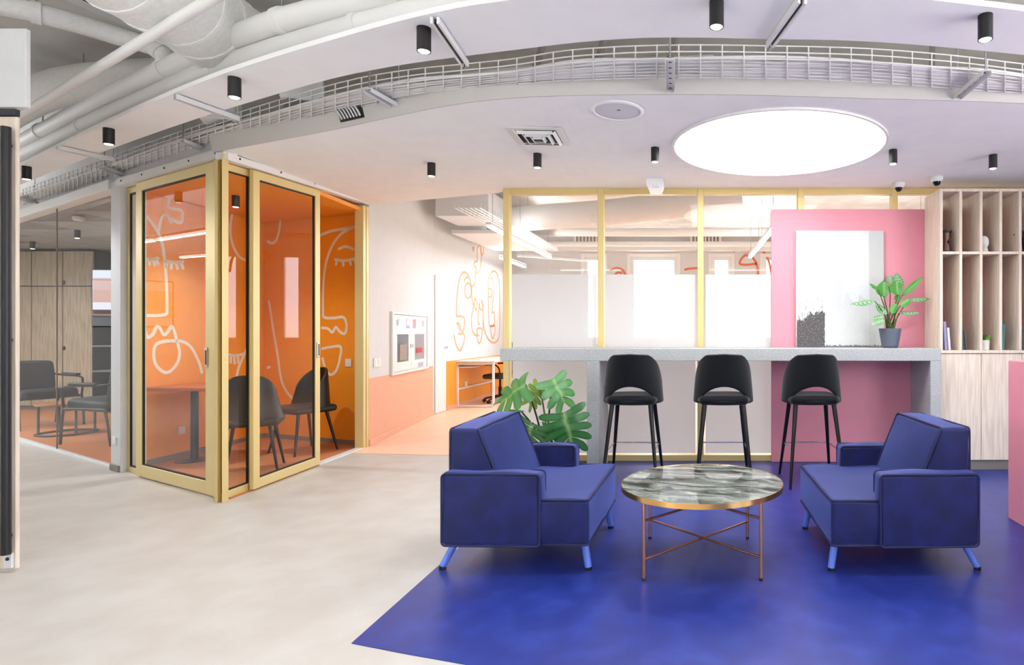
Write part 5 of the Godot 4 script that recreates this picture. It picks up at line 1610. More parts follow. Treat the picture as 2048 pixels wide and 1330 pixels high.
func velvet_armchair() -> Node3D:
	# faces local +x; 0.82 long, 0.88 wide
	var o := thing("velvet_armchair", "", "armchair", Vector3.ZERO, 0.0, "blue velvet armchairs")
	var wob := func(p: Vector3) -> Vector3:
		return p + Vector3(0, 0.004 * sin(p.x * 17.0 + p.z * 9.0) + 0.003 * sin(p.z * 23.0), 0.003 * sin(p.x * 13.0 + p.y * 11.0))
	var seat := MB.new()
	seat.soft(Transform3D(Basis(), Vector3(0.015, 0.273, 0)), Vector3(0.75, 0.235, 0.845), 0.022, 0.014, wob, 10)
	var st := part("seat", seat, M.velvet, o)
	piping(st, [rect_loop(1, 0.388, Vector2(-0.42, -0.358), Vector2(0.42, 0.388), 0.02), rect_loop(1, 0.158, Vector2(-0.42, -0.358), Vector2(0.42, 0.388), 0.02)])
	for s in [-1.0, 1.0]:
		var a := MB.new()
		a.soft(Transform3D(Basis(), Vector3(-0.110, 0.338, s * 0.385)), Vector3(0.51, 0.372, 0.105), 0.02, 0.007, wob, 8)
		var am := part("armrest", a, M.velvet, o)
		piping(am, [rect_loop(2, s * 0.437, Vector2(-0.363, 0.154), Vector2(0.143, 0.522), 0.02), rect_loop(2, s * 0.334, Vector2(-0.363, 0.40), Vector2(0.143, 0.522), 0.02)])
	# leaning back cushion: thick at its foot, thinner at the top
	var lean := func(p: Vector3) -> Vector3:
		var k: float = (p.y + 0.185) / 0.37
		return Vector3(p.x * lerpf(1.45, 0.72, k) + lerpf(0.045, -0.03, k), p.y + 0.004 * sin(p.z * 15.0), p.z + 0.003 * sin(p.y * 19.0))
	var bx_ := Transform3D(Basis(), Vector3(-0.262, 0.555, 0))
	var b := MB.new()
	b.soft(bx_, Vector3(0.21, 0.37, 0.66), 0.022, 0.014, lean, 8)
	var bk := part("back_cushion", b, M.velvet, o)
	var shift := func(p: Vector3) -> Vector3: return bx_ * lean.call(p)
	piping(bk, [rect_loop(0, 0.104, Vector2(-0.184, -0.328), Vector2(0.184, 0.328), 0.02, shift), rect_loop(0, -0.104, Vector2(-0.184, -0.328), Vector2(0.184, 0.328), 0.02, shift)])
	var bp := MB.new()
	bp.soft(Transform3D(Basis(), Vector3(-0.365, 0.28, 0)), Vector3(0.05, 0.25, 0.70), 0.018, 0.004, wob, 6)
	part("back_panel", bp, M.velvet, o)
	for e in [[-0.33, -0.40, 0.30, 0.345], [-0.33, -0.40, -0.30, -0.345], [0.345, 0.372, 0.315, 0.335], [0.345, 0.372, -0.315, -0.335]]:
		var l := MB.new()
		l.tube([Vector3(e[0], 0.16, e[2]), Vector3(e[1], 0.014, e[3])], [0.020, 0.018], 14)
		var lg := part("leg", l, M.leg_blue, o, "light blue metal leg")
		var f := MB.new()
		f.tube([Vector3(e[1], 0.0, e[3]), Vector3(e[1], 0.016, e[3])], 0.0185, 14)
		part("foot_cap", f, M.black, lg)
	return o

func bar_stool() -> Node3D:
	# its back is towards local +z
	var o := thing("bar_stool", "", "bar stool", Vector3.ZERO, 0.0, "black bar stools at the counter")
	var seat := MB.new()
	seat.soft(Transform3D(Basis(), Vector3(0, 0.697, -0.01)), Vector3(0.43, 0.072, 0.42), 0.034, 0.014, func(p: Vector3) -> Vector3: return Vector3(p.x * (1.0 - 0.25 * pow(absf(p.z) / 0.21, 3.0) * 0.5), p.y, p.z * (1.0 - 0.12 * pow(absf(p.x) / 0.215, 3.0))), 8)
	part("seat", seat, M.stool_fabric, o)
	var outer := []
	var inner := []
	var na := 44
	for i in 13:
		var k := i / 12.0
		var r := []
		var r2 := []
		for j in na + 1:
			var a := lerpf(-1.88, 1.88, j / float(na))
			var q := absf(a)
			var top := 1.062 - 0.012 * minf(q, 0.75) - 0.045 * smoothstep(0.72, 1.2, q) - 0.21 * smoothstep(1.05, 1.88, q)
			var lx := 0.245 * sin(a)
			var bot := 0.682
			if q < 1.2 and absf(lx) < 0.198: bot = 0.705 + 0.118 * pow(1.0 - pow(lx / 0.198, 2.0), 0.62)
			var h := lerpf(bot, top, k)
			var g := (h - 0.682) / 0.38
			var w := 1.0 - 0.10 * g - 0.05 * g * g
			var depth := 0.215 + 0.035 * g
			r.append(Vector3(0.25 * w * sin(a), h, depth * cos(a)))
			r2.append(Vector3((0.25 * w - 0.026) * sin(a), h, (depth - 0.028) * cos(a)))
		outer.append(r); inner.append(r2)
	var b := MB.new()
	b.grid(outer, true)
	b.grid(inner, false)
	for e in [0, 12]:
		var edge := []
		for j in na + 1: edge.append((outer[e][j] + inner[e][j]) / 2.0)
		b.tube(edge, 0.0135, 8)
	for j in [0, na]:
		var edge := []
		for i in 13: edge.append((outer[i][j] + inner[i][j]) / 2.0)
		b.tube(edge, 0.0135, 8)
	part("backrest", b, M.stool_fabric, o)
	# rim that carries the shell round under the seat
	var ring := []
	for j in 41:
		var a := lerpf(-2.0, 2.0, j / 40.0)
		ring.append(Vector3(0.232 * sin(a), 0.684, 0.205 * cos(a)))
	var rb := MB.new()
	rb.tube(ring, 0.017, 10)
	part("seat_rim", rb, M.stool_fabric, o)
	var pl := MB.new()
	pl.bx(0, 0.668, 0, 0.34, 0.02, 0.32, 0.006)
	part("underframe", pl, M.black_metal, o)
	for sx in [-1.0, 1.0]:
		for sz in [-1.0, 1.0]:
			var l := MB.new()
			l.tube([Vector3(sx * 0.155, 0.675, sz * 0.14), Vector3(sx * 0.222, 0.0, sz * 0.262)], [0.0195, 0.0105], 14)
			part("leg", l, M.black_metal, o)
	var at := func(sx: float, sz: float) -> Vector3: return Vector3(sx * 0.1935, 0.29, sz * 0.2095)
	for e in [[-1.0, -1.0, 1.0, -1.0], [-1.0, -1.0, -1.0, 1.0], [1.0, -1.0, 1.0, 1.0]]:
		var f := MB.new()
		f.tube([at.call(e[0], e[1]), at.call(e[2], e[3])], 0.0055, 8)
		part("footrest", f, M.steel, o, "thin chrome footrest bar")
	return o

func split_leaf(L: float, W: float, lobes: int, deep: Color, lit_green: Color, phase: float) -> MB:
	# a monstera leaf along +y, its face to +z, cut into lobes with gaps between
	var mb := MB.new()
	mb.tint = true
	for side in [-1.0, 1.0]:
		for k in lobes:
			var g := []
			var cl := []
			for i in 8:
				var s := i / 7.0
				var gap := 1.0 if s < 0.5 else lerpf(1.0, 0.87, smoothstep(0.5, 0.62, s))
				if s > 0.7: gap *= lerpf(1.0, 0.30, pow((s - 0.7) / 0.3, 1.6))
				var row := []
				var rc := []
				for j in 4:
					var uu := j / 3.0
					var t := (k + 0.5 + (uu - 0.5) * gap) / lobes
					var tc := (k + 0.5) / lobes
					var w := W / 2.0 * sqrt(maxf(0.03, 1.0 - pow((lerpf(tc, t, 0.6) - 0.28) / 0.74, 2.0)))
					var sw := lerpf(-0.20, 0.44, t) * pow(s, 1.4) * L
					var y := t * L * 0.80 + sw
					var x = side * s * w
					row.append(Vector3(x, y, -0.30 * x * x / W - 0.22 * y * absf(y) / L + 0.008 * sin(k * 2.1 + phase + s * 4.0)))
					var c := deep.lerp(lit_green, 0.65 if (j == 1 or j == 2) else 0.2)  # highlight painted into the leaf colour: lobe middles lighter than their edges
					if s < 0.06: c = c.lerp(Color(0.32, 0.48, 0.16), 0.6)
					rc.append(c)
				g.append(row); cl.append(rc)
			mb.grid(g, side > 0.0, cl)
	return mb

func monstera() -> void:
	var at := pt(-1.20, 0.0, 4.72)
	var o := thing("monstera", "large potted monstera with split leaves between armchair and bar", "potted plant", at)
	var pot := MB.new()
	pot.lathe([Vector2(0, 0.001), Vector2(0.12, 0.001), Vector2(0.13, 0.02), Vector2(0.155, 0.27), Vector2(0.155, 0.29), Vector2(0.145, 0.29), Vector2(0.14, 0.25), Vector2(0, 0.25)], Transform3D(), 28)
	part("pot", pot, M.pot_slate, o)
	var so := MB.new()
	so.lathe([Vector2(0.139, 0.252), Vector2(0.08, 0.262), Vector2(0, 0.265)], Transform3D(), 20, true)
	part("soil", so, M.soil, o)
	var n := 0
	for e in [[Vector3(-1.307, 0.858, -4.500), Vector3(-1.571, 0.712, -4.500), 0.339, 2, 4, Vector3(-0.30, 0.70, 0.70)], [Vector3(-1.293, 0.806, -4.850), Vector3(-1.421, 0.653, -4.850), 0.196, 1, 5, Vector3(0.00, 0.30, 0.90)], [Vector3(-1.130, 0.894, -4.600), Vector3(-1.001, 0.676, -4.600), 0.299, 2, 4, Vector3(0.40, 0.60, 0.70)], [Vector3(-0.992, 0.669, -4.350), Vector3(-0.908, 0.387, -4.350), 0.359, 0, 5, Vector3(0.10, 0.50, 0.85)], [Vector3(-1.227, 0.585, -4.400), Vector3(-1.297, 0.415, -4.400), 0.363, 0, 5, Vector3(0.00, 0.60, 0.80)], [Vector3(-1.320, 0.540, -4.300), Vector3(-1.464, 0.495, -4.300), 0.174, 2, 4, Vector3(0.00, 0.70, 0.70)], [Vector3(-1.480, 0.554, -4.500), Vector3(-1.539, 0.649, -4.500), 0.118, 2, 3, Vector3(0.20, 0.30, 0.90)], [Vector3(-1.449, 0.527, -4.500), Vector3(-1.435, 0.606, -4.500), 0.079, 0, 3, Vector3(0.30, 0.20, 0.90)], [Vector3(-1.368, 0.642, -4.600), Vector3(-1.509, 0.676, -4.600), 0.048, 2, 3, Vector3(0.10, 1.00, 0.12)], [Vector3(-1.130, 0.507, -4.600), Vector3(-1.178, 0.410, -4.600), 0.242, 0, 4, Vector3(0.00, 0.60, 0.80)]]:
		var base: Vector3 = e[0] - at
		var tip: Vector3 = e[1] - at
		var L := base.distance_to(tip)
		var kind: int = e[3]
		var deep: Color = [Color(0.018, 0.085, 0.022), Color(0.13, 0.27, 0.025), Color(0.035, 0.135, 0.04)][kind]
		var lit_green: Color = [Color(0.05, 0.19, 0.045), Color(0.32, 0.50, 0.06), Color(0.11, 0.31, 0.085)][kind]
		var lf := MeshInstance3D.new()
		lf.name = "leaf"
		lf.mesh = split_leaf(L, e[2], e[4], deep, lit_green, n * 1.3).mesh()
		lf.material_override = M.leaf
		lf.transform = aim(base, tip, e[5])
		o.add_child(lf, true)
		var s := MB.new()
		var root := Vector3(0.02 * sin(n * 2.0), 0.26, 0.02 * cos(n * 2.0))
		s.tube(smooth([root, root.lerp(base, 0.5) + Vector3(0, 0.05, 0), base], 5), 0.007, 7)
		part("leaf_stalk", s, M.stem_dark if n % 2 == 0 else M.stem, o)
		n += 1

# ---------- pipes, ducts, cable tray

func pipe(called: String, p: Array, r: float, m: Material, label: String, category: String, collars := 0) -> Node3D:
	var at: Vector3 = p[p.size() / 2]
	var o := thing(called, label, category, at)
	var q := []
	for a in smooth(p, 5): q.append(a - at)
	var mb := MB.new()
	mb.tube(q, r, 20)
	part("tube", mb, m, o)
	for k in collars:
		var i := int(q.size() * (k + 0.5) / collars)
		var d: Vector3 = (q[min(i + 1, q.size() - 1)] - q[i - 1]).normalized()
		var c := MB.new()
		c.tube([q[i] - d * 0.022, q[i] + d * 0.022], r + 0.008, 20)
		var cl := part("collar", c, m, o)
		var w := MB.new()
		w.tube([q[i] + Vector3(0, r, 0), Vector3(q[i].x, 3.4 - at.y, q[i].z)], 0.005, 5)
		part("hanger_rod", w, M.steel, cl)
	return o

func build_services() -> void:
	pipe("insulated_pipe", [Vector3(-11.449, 2.950, -8.327), Vector3(-9.334, 2.950, -7.173), Vector3(-7.736, 2.950, -6.302), Vector3(-6.457, 2.950, -5.596), Vector3(-5.361, 2.950, -4.963), Vector3(-4.471, 2.950, -4.442), Vector3(-3.796, 2.950, -4.070), Vector3(-3.228, 2.950, -3.758), Vector3(-2.744, 2.950, -3.494), Vector3(-2.350, 2.950, -3.303), Vector3(-2.027, 2.950, -3.178), Vector3(-1.729, 2.950, -3.065), Vector3(-1.459, 2.950, -2.976), Vector3(-1.206, 2.950, -2.894)], 0.063, M.pipe_white, "upper of the two thick white pipes sweeping over the corner", "pipe", 5)
	pipe("insulated_pipe", [Vector3(-11.660, 2.840, -8.480), Vector3(-9.006, 2.840, -7.017), Vector3(-7.126, 2.840, -5.980), Vector3(-5.681, 2.840, -5.164), Vector3(-4.542, 2.840, -4.504), Vector3(-3.710, 2.840, -4.047), Vector3(-3.028, 2.840, -3.671), Vector3(-2.509, 2.840, -3.422), Vector3(-2.075, 2.840, -3.234), Vector3(-1.693, 2.840, -3.078), Vector3(-1.353, 2.840, -2.952), Vector3(-1.046, 2.840, -2.852), Vector3(-0.766, 2.840, -2.785), Vector3(-0.504, 2.840, -2.747), Vector3(-0.249, 2.840, -2.717), Vector3(0.000, 2.840, -2.687)], 0.056, M.pipe_white, "lower of the two thick white pipes, just above the ceiling strip", "pipe", 6)
	pipe("straight_pipe", [Vector3(-6.035, 2.800, -4.960), Vector3(-4.928, 2.800, -4.326), Vector3(-3.644, 2.800, -3.584), Vector3(-2.714, 2.800, -3.044), Vector3(-2.296, 2.800, -2.805), Vector3(-2.034, 2.800, -2.653)], 0.026, M.pipe_white, "straight white pipe slanting below the ducts at upper left", "pipe")
	pipe("branch_pipe", [Vector3(-4.171, 3.120, -3.229), Vector3(-3.985, 3.120, -3.416), Vector3(-3.858, 3.120, -3.534), Vector3(-3.740, 3.120, -3.679), Vector3(-3.599, 3.100, -3.795), Vector3(-3.480, 3.070, -3.838), Vector3(-3.425, 3.020, -3.841), Vector3(-3.414, 2.970, -3.844)], 0.055, M.wrap_white, "wrapped white branch pipe ending in an elbow at upper left", "pipe", 2)
	pipe("thin_conduit", [Vector3(-4.398, 3.200, -3.519), Vector3(-4.272, 3.200, -3.662), Vector3(-4.104, 3.200, -3.768), Vector3(-4.023, 3.200, -3.894), Vector3(-3.927, 3.200, -4.055)], 0.013, M.pipe_white, "thin white conduit under the slab beside the branch pipe", "conduit")
	var dp: Array = [Vector3(-2.834, 3.050, -2.787), Vector3(-2.827, 3.050, -3.029), Vector3(-2.834, 3.050, -3.224), Vector3(-2.853, 3.050, -3.423), Vector3(-2.884, 3.050, -3.642), Vector3(-2.864, 3.050, -3.906)]
	var du := pipe("spiral_duct", dp, 0.24, M.wrap_white, "large white round air duct with ring seams at upper left", "duct")
	var q := smooth(dp, 5)
	for k in 6:
		var i := 3 + k * 4
		var d: Vector3 = (q[i + 1] - q[i - 1]).normalized()
		var c := MB.new()
		var at: Vector3 = dp[dp.size() / 2]
		c.tube([q[i] - at - d * 0.010, q[i] - at + d * 0.010], 0.246, 24)
		part("seam_ring", c, M.pipe_white, du)
	var pf: Array = [Vector3(-3.681, 3.220, -3.451), Vector3(-3.637, 3.220, -3.637), Vector3(-3.585, 3.220, -3.875), Vector3(-3.557, 3.220, -4.027)]
	var pa: Vector3 = pf[1]
	var pt_ := thing("perforated_tray", "perforated white metal cable tray under the slab at upper left", "cable tray", pa)
	var tb := MB.new()
	tb.bar(pf[0] - pa, pf[3] - pa, 0.16, 0.02, 0.002)
	part("tray_body", tb, M.galvanised, pt_)
	for k in 40:
		var s := MB.new()
		var c := (pf[0] as Vector3).lerp(pf[3], (k + 0.5) / 40.0) - pa
		var d: Vector3 = (pf[3] - pf[0]).normalized()
		var x := Vector3.UP.cross(d).normalized()
		s.bar(c - x * 0.06 + Vector3(0, -0.0105, 0), c - x * 0.02 + Vector3(0, -0.0105, 0), 0.018, 0.002, 0.0)
		part("slot", s, M.dark_grey, pt_)
	# main wire tray
	var nr := smooth(TRAY_NEAR, 5)
	var fr := smooth(TRAY_FAR, 5)
	var at: Vector3 = (nr[60] + fr[60]) / 2.0
	var tray := thing("wire_cable_tray", "long curved white wire cable tray hung along the ceiling gap", "cable tray", at)
	for k in 7:
		var p := []
		for i in nr.size(): p.append(nr[i].lerp(fr[i], k / 6.0) - at)
		var mb := MB.new()
		mb.tube(p, 0.0040, 5)
		part("long_wire", mb, M.white_paint, tray)
	for e in [0, 1]:
		for h in [0.035, 0.07]:
			var p := []
			for i in nr.size(): p.append((fr[i] if e else nr[i]) - at + Vector3(0, h, 0))
			var mb := MB.new()
			mb.tube(p, 0.0040, 5)
			part("side_wire", mb, M.white_paint, tray)
	var dist := 0.0
	var next := 0.05
	for i in nr.size() - 1:
		var step: float = nr[i].distance_to(nr[i + 1])
		while next < dist + step:
			var t := (next - dist) / step
			var a: Vector3 = nr[i].lerp(nr[i + 1], t) - at
			var b: Vector3 = fr[i].lerp(fr[i + 1], t) - at
			var mb := MB.new()
			mb.tube([a + Vector3(0, 0.072, 0), a - Vector3(0, 0.004, 0), b - Vector3(0, 0.004, 0), b + Vector3(0, 0.072, 0)], 0.0042, 5)
			part("cross_wire", mb, M.white_paint, tray)
			next += 0.115
		dist += step
	var rng := RandomNumberGenerator.new()
	rng.seed = 77
	for k in 12:
		var p := []
		var ph := rng.randf() * TAU
		var lane := 0.06 + 0.88 * (k % 12) / 11.0
		var lift := 0.008 + 0.012 * int(k / 12) + rng.randf() * 0.006
		for i in nr.size():
			var w := lane + 0.05 * sin(i * 0.21 + ph) + 0.03 * sin(i * 0.47 + ph * 2.0)
			p.append(nr[i].lerp(fr[i], clampf(w, 0.03, 0.97)) - at + Vector3(0, lift + 0.006 * sin(i * 0.33 + ph), 0))
		var mb := MB.new()
		mb.tube(p, 0.0065 + 0.0025 * rng.randf(), 6)
		single("data_cable", mb, M.cable_white, "white cable lying lengthwise in the long wire tray", "cable", at, 0.0, "cables in the wire tray")
	# brackets that carry the tray
	var names := ["above the round ceiling speaker", "between speaker and booth", "next to the booth's corner", "above the booth's left jamb", "above the bookshelf", "over the lounge glass"]
	var n := 0
	for b in [[Vector3(-0.157, 2.680, -3.137), Vector3(-0.174, 2.680, -3.538)], [Vector3(-1.948, 2.680, -3.509), Vector3(-1.896, 2.680, -3.805)], [Vector3(-3.839, 2.680, -4.434), Vector3(-3.833, 2.680, -4.727)], [Vector3(-5.147, 2.680, -5.169), Vector3(-5.207, 2.680, -5.448)], [Vector3(1.566, 2.680, -3.269), Vector3(1.551, 2.680, -3.636)], [Vector3(-7.145, 2.680, -6.286), Vector3(-7.276, 2.680, -6.575)]]:
		var mid: Vector3 = (b[0] + b[1]) / 2.0
		var o := thing("tray_bracket", "slotted white bracket carrying the wire tray " + names[n], "bracket", mid, 0.0, "brackets of the wire tray")
		var d: Vector3 = (b[1] - b[0]).normalized()
		var x := Vector3.UP.cross(d).normalized()
		var mb := MB.new()
		var a0: Vector3 = b[0] - mid
		var a1: Vector3 = b[1] - mid
		mb.bar(a0, a1, 0.05, 0.004, 0.0)
		mb.bar(a0 + x * 0.024 + Vector3(0, -0.012, 0), a1 + x * 0.024 + Vector3(0, -0.012, 0), 0.003, 0.024, 0.0)
		mb.bar(a0 - x * 0.024 + Vector3(0, -0.012, 0), a1 - x * 0.024 + Vector3(0, -0.012, 0), 0.003, 0.024, 0.0)
		part("channel", mb, M.galvanised, o)
		for k in 6:
			var c := a0.lerp(a1, (k + 0.5) / 6.0)
			var s := MB.new()
			s.bar(c - x * 0.008 + Vector3(0, -0.0026, 0), c + x * 0.008 + Vector3(0, -0.0026, 0), 0.010, 0.001, 0.0)
			part("slot", s, M.dark_grey, o)
		for e in [a0 + d * 0.02, a1 - d * 0.02]:
			var r := MB.new()
			r.tube([e, Vector3(e.x, 3.4 - mid.y, e.z)], 0.005, 6)
			part("threaded_rod", r, M.steel, o)
		n += 1
	names = ["next to the downlight over the white wall", "over the booth's corner", "over the booth's left jamb", "over the round skylight lamp"]
	n = 0
	for b in [[Vector3(-1.172, 2.630, -2.650), Vector3(-1.208, 2.630, -3.084)], [Vector3(-3.073, 2.630, -3.508), Vector3(-2.989, 2.630, -3.878)], [Vector3(-4.796, 2.630, -4.476), Vector3(-4.682, 2.630, -4.786)], [Vector3(0.425, 2.630, -2.490), Vector3(0.334, 2.630, -2.880)]]:
		var mid: Vector3 = (b[0] + b[1]) / 2.0
		var o := thing("strut_channel", "white strut channel across the ceiling strip " + names[n], "strut", mid, 0.0, "struts under the ceiling strip")
		var d: Vector3 = (b[1] - b[0]).normalized()
		var x := Vector3.UP.cross(d).normalized()
		var a0: Vector3 = b[0] - mid
		var a1: Vector3 = b[1] - mid
		var mb := MB.new()
		mb.bar(a0 + x * 0.014, a1 + x * 0.014, 0.012, 0.03, 0.001)
		mb.bar(a0 - x * 0.014, a1 - x * 0.014, 0.012, 0.03, 0.001)
		part("channel", mb, M.galvanised, o)
		var s := MB.new()
		s.bar(a0 + d * 0.02 + Vector3(0, 0.004, 0), a1 - d * 0.02 + Vector3(0, 0.004, 0), 0.015, 0.02, 0.0)
		part("slot", s, M.dark_grey, o)
		var e := MB.new()
		e.tube([a1 + Vector3(0, -0.03, 0), a1 + Vector3(0, 3.4 - mid.y, 0)], 0.005, 6)
		part("threaded_rod", e, M.steel, o)
		n += 1
	# boxes and profiles in the gap above the tray
	var boxes := [[-2.66, 2.86, 4.02, 0.24, "white junction box in the ceiling gap midway to the booth"], [-3.44, 2.84, 4.30, 0.22, "white junction box in the ceiling gap above the booth's corner"]]
	for e in boxes:
		var mb := MB.new()
		mb.box(Transform3D(Basis(Vector3.UP, 0.5), Vector3.ZERO), Vector3(e[3], 0.17, 0.20), 0.004)
		single("junction_box", mb, M.galvanised, e[4], "junction box", pt(e[0], e[1], e[2]))
	n = 0
	for x in [-0.97, -0.60, -0.16, 1.45]:
		var mb := MB.new()
		mb.bar(Vector3(-0.05, -0.12, 0.0), Vector3(0.05, 0.52, -0.25), 0.035, 0.03, 0.002)
		single("hanger_profile", mb, M.grey_plinth, "grey metal hanger profile in the ceiling gap " + ["nearest the air diffuser", "nearest the round speaker", "beside the middle tray bracket", "above the skylight lamp's far side"][n], "hanger", pt(x, 2.88, 3.62), 0.0, "hangers in the ceiling gap")
		n += 1
	# cable outlet in the ceiling's front board
	for i in FASCIA.size() - 1:
		if FASCIA[i].x <= -2.25 and FASCIA[i + 1].x > -2.25:
			var fp: Vector3 = FASCIA[i].lerp(FASCIA[i + 1], (-2.25 - FASCIA[i].x) / (FASCIA[i + 1].x - FASCIA[i].x))
			var tx: Vector3 = (FASCIA[i + 1] - FASCIA[i]).normalized()
			var nz := tx.cross(Vector3.UP).normalized()
			var ho := thing("cable_outlet", "dark cable outlet in the ceiling's front board near the booth", "cable outlet", fp + nz * 0.034 + Vector3(0, 0.072, 0))
			var hx := Transform3D(Basis(tx, nz.cross(tx), nz) * Basis(Vector3.RIGHT, 0.27), Vector3.ZERO)
			var ob := MB.new()
			ob.span(Vector3(-0.11, -0.045, -0.004), Vector3(0.11, 0.05, 0.002), 0.001, hx)
			part("opening", ob, M.black_seal, ho)
			for k in 7:
				var cw := MB.new()
				var cx := -0.085 + k * 0.028
				cw.tube(smooth([hx * Vector3(cx, -0.03, 0.004), hx * Vector3(cx - 0.01, 0.02, 0.014), hx * Vector3(cx - 0.03, 0.055, 0.03), hx * Vector3(cx - 0.06, 0.075, 0.06)], 3), 0.0065, 6)
				part("cable_end", cw, M.cable_white, ho)
	for e in [[-4.7, 4.45, 0.13, "white round duct in the dark gap over the booth"], [-1.2, 4.4, 0.11, "white flexible duct above the dropped ceiling"]]:
		var mb := MB.new()
		mb.tube(smooth([pt(e[0] - 1.4, 3.1, e[1] + 0.75), pt(e[0], 3.08, e[1]), pt(e[0] + 1.3, 3.1, e[1] - 0.15)], 6), e[2], 16)
		single("hidden_duct", mb, M.wrap_white, e[3], "duct")

func downlight(called: String, at: Vector3, label: String, energy := 1.0) -> void:
	# at: where it meets the ceiling
	var o := thing(called, label, "downlight", at, 0.0, "black cylinder downlights")
	var b := MB.new()
	b.lathe([Vector2(0.027, -0.108), Vector2(0.0305, -0.108), Vector2(0.031, -0.106), Vector2(0.031, 0.0), Vector2(0, 0)], Transform3D(), 24)
	part("housing", b, M.black, o)
	var l := MB.new()
	l.lathe([Vector2(0, -0.112), Vector2(0.020, -0.111), Vector2(0.0265, -0.106), Vector2(0.0265, -0.098), Vector2(0, -0.098)], Transform3D(), 20)
	part("light_lens", l, M.lamp_white, o, "glowing lens")
	var s := SpotLight3D.new()
	s.name = "light"
	s.light_energy = SPOT_E * energy
	s.light_color = Color(0.96, 0.98, 1.0)
	s.light_size = 0.025
	s.spot_angle = 62.0
	s.spot_angle_attenuation = 1.0
	s.spot_range = 12.0
	s.shadow_enabled = true
	o.add_child(s)
	s.position = Vector3(0, -0.116, 0)
	s.rotation.x = -PI / 2

func build_ceiling_fittings() -> void:
	var front := [[0.07, 2.54, "black downlight on the ceiling strip above the middle bar stool"], [-1.27, 2.76, "black downlight on the ceiling strip beside a strut, over the white wall"], [-2.56, 3.30, "black downlight on the ceiling strip above the booth's sliding door"], [-4.06, 4.12, "black downlight on the ceiling strip above the booth's left jamb"], [-5.68, 5.06, "black downlight on the ceiling strip nearest the wooden door"], [1.26, 2.65, "black downlight on the ceiling strip above the bookshelf"]]
	for e in front: downlight("ceiling_spot", pt(e[0], 2.65, e[1]), e[2])
	var main := [[-2.18, 4.87, "black downlight on the dropped ceiling nearest the booth"], [-1.26, 4.65, "black downlight on the dropped ceiling below the air diffuser"], [-0.34, 4.54, "black downlight beside the skylight lamp's left edge"], [1.48, 4.60, "black downlight beside the skylight lamp's right edge"], [2.31, 4.73, "black downlight on the dropped ceiling before the bookshelf"]]
	for e in main: downlight("ceiling_spot", pt(e[0], ceil_h(e[0], e[1]), e[1]), e[2])
	for e in [[-2.6, -0.2, "black downlight behind the camera over the grey floor"], [0.6, -0.6, "black downlight behind the camera over the blue floor"], [-1.0, -2.2, "black downlight near the wall behind the camera"]]:
		downlight("ceiling_spot", pt(e[0], 3.4, e[1]), e[2], 1.6)
	# the large round lamp
	var o := thing("skylight_lamp", "huge glowing round skylight lamp in the white ceiling", "ceiling lamp", pt(0.587, ceil_h(0.587, 4.52), 4.52))
	var R := 0.785
	var rim := MB.new()
	rim.lathe([Vector2(R - 0.006, -0.016), Vector2(R + 0.012, -0.016), Vector2(R + 0.012, 0.0), Vector2(R - 0.006, 0.0)], Transform3D(), 72)
	part("rim", rim, M.white_paint, o)
	var disc := MB.new()
	disc.lathe([Vector2(0, -0.012), Vector2(R - 0.007, -0.012), Vector2(R - 0.007, -0.001), Vector2(0, -0.001)], Transform3D(), 72)
	part("light_diffuser", disc, M.lamp_white, o, "glowing white diffuser")
	var l := AreaLight3D.new()
	l.name = "light"
	l.area_size = Vector2(1.38, 1.38)
	l.light_energy = DISC_E
	l.light_color = Color(0.96, 0.985, 1.0)
	l.shadow_enabled = true
	o.add_child(l)
	l.position = Vector3(0, -0.02, 0)
	l.rotation.x = -PI / 2
	# speaker, diffuser
	var sp := thing("ceiling_speaker", "flat round white speaker set in the dropped ceiling", "speaker", pt(-0.516, ceil_h(-0.516, 3.76), 3.76))
	var fr := MB.new()
	fr.lathe([Vector2(0.142, -0.006), Vector2(0.15, -0.012), Vector2(0.163, -0.006), Vector2(0.166, 0.0)], Transform3D(), 40)
	part("rim", fr, M.white_plastic, sp)
	var gr := MB.new()
	gr.lathe([Vector2(0, -0.010), Vector2(0.08, -0.009), Vector2(0.143, -0.005)], Transform3D(), 40)
	part("grille", gr, mat("speaker_grille", Color(0.82, 0.82, 0.85), 0.6), sp)
	var bd := MB.new()
	bd.bx(0.01, -0.0112, 0.03, 0.022, 0.002, 0.008, 0.0)
	part("badge", bd, M.dark_grey, sp)
	var ac := thing("air_diffuser", "square white four-way air diffuser in the dropped ceiling", "air diffuser", pt(-1.135, ceil_h(-1.135, 4.22) - 0.001, 4.22), 0.05)
	var plate := MB.new()
	plate.bx(0, -0.001, 0, 0.30, 0.002, 0.30, 0.0)
	part("dark_throat", plate, M.dark_grey, ac)
	for k in 4:
		var s := 0.38 - k * 0.09
		var lo := -0.004 - 0.003 * k
		for q in 4:
			var mb := MB.new()
			var b := Basis(Vector3.UP, q * PI / 2)
			var w := 0.026 if k else 0.045
			mb.box(Transform3D(b * Basis(Vector3.RIGHT, -0.7 if k else 0.0), b * Vector3(0, (lo - 0.012) if k else -0.004, s / 2 - w / 2)), Vector3(s - (0.0 if q % 2 else 2 * w * 0.9), 0.004, w), 0.001)
			part("blade" if k else "flange", mb, M.white_paint, ac)
	# projector-like sensor and two dome cameras
	var se := thing("ceiling_sensor", "white boxy sensor under the ceiling before the glass partition", "sensor", pt(-0.41, 2.65, 5.52))
	var sb := MB.new()
	sb.extrude(PackedVector2Array([Vector2(-0.075, 0), Vector2(0.075, 0), Vector2(0.078, -0.06), Vector2(0.055, -0.115), Vector2(-0.05, -0.115), Vector2(-0.075, -0.06)]), Transform3D(), -0.06, 0.08)
	part("body", sb, M.white_plastic, se)
	var sl := MB.new()
	sl.bx(0.01, -0.075, 0.083, 0.06, 0.025, 0.006, 0.003)
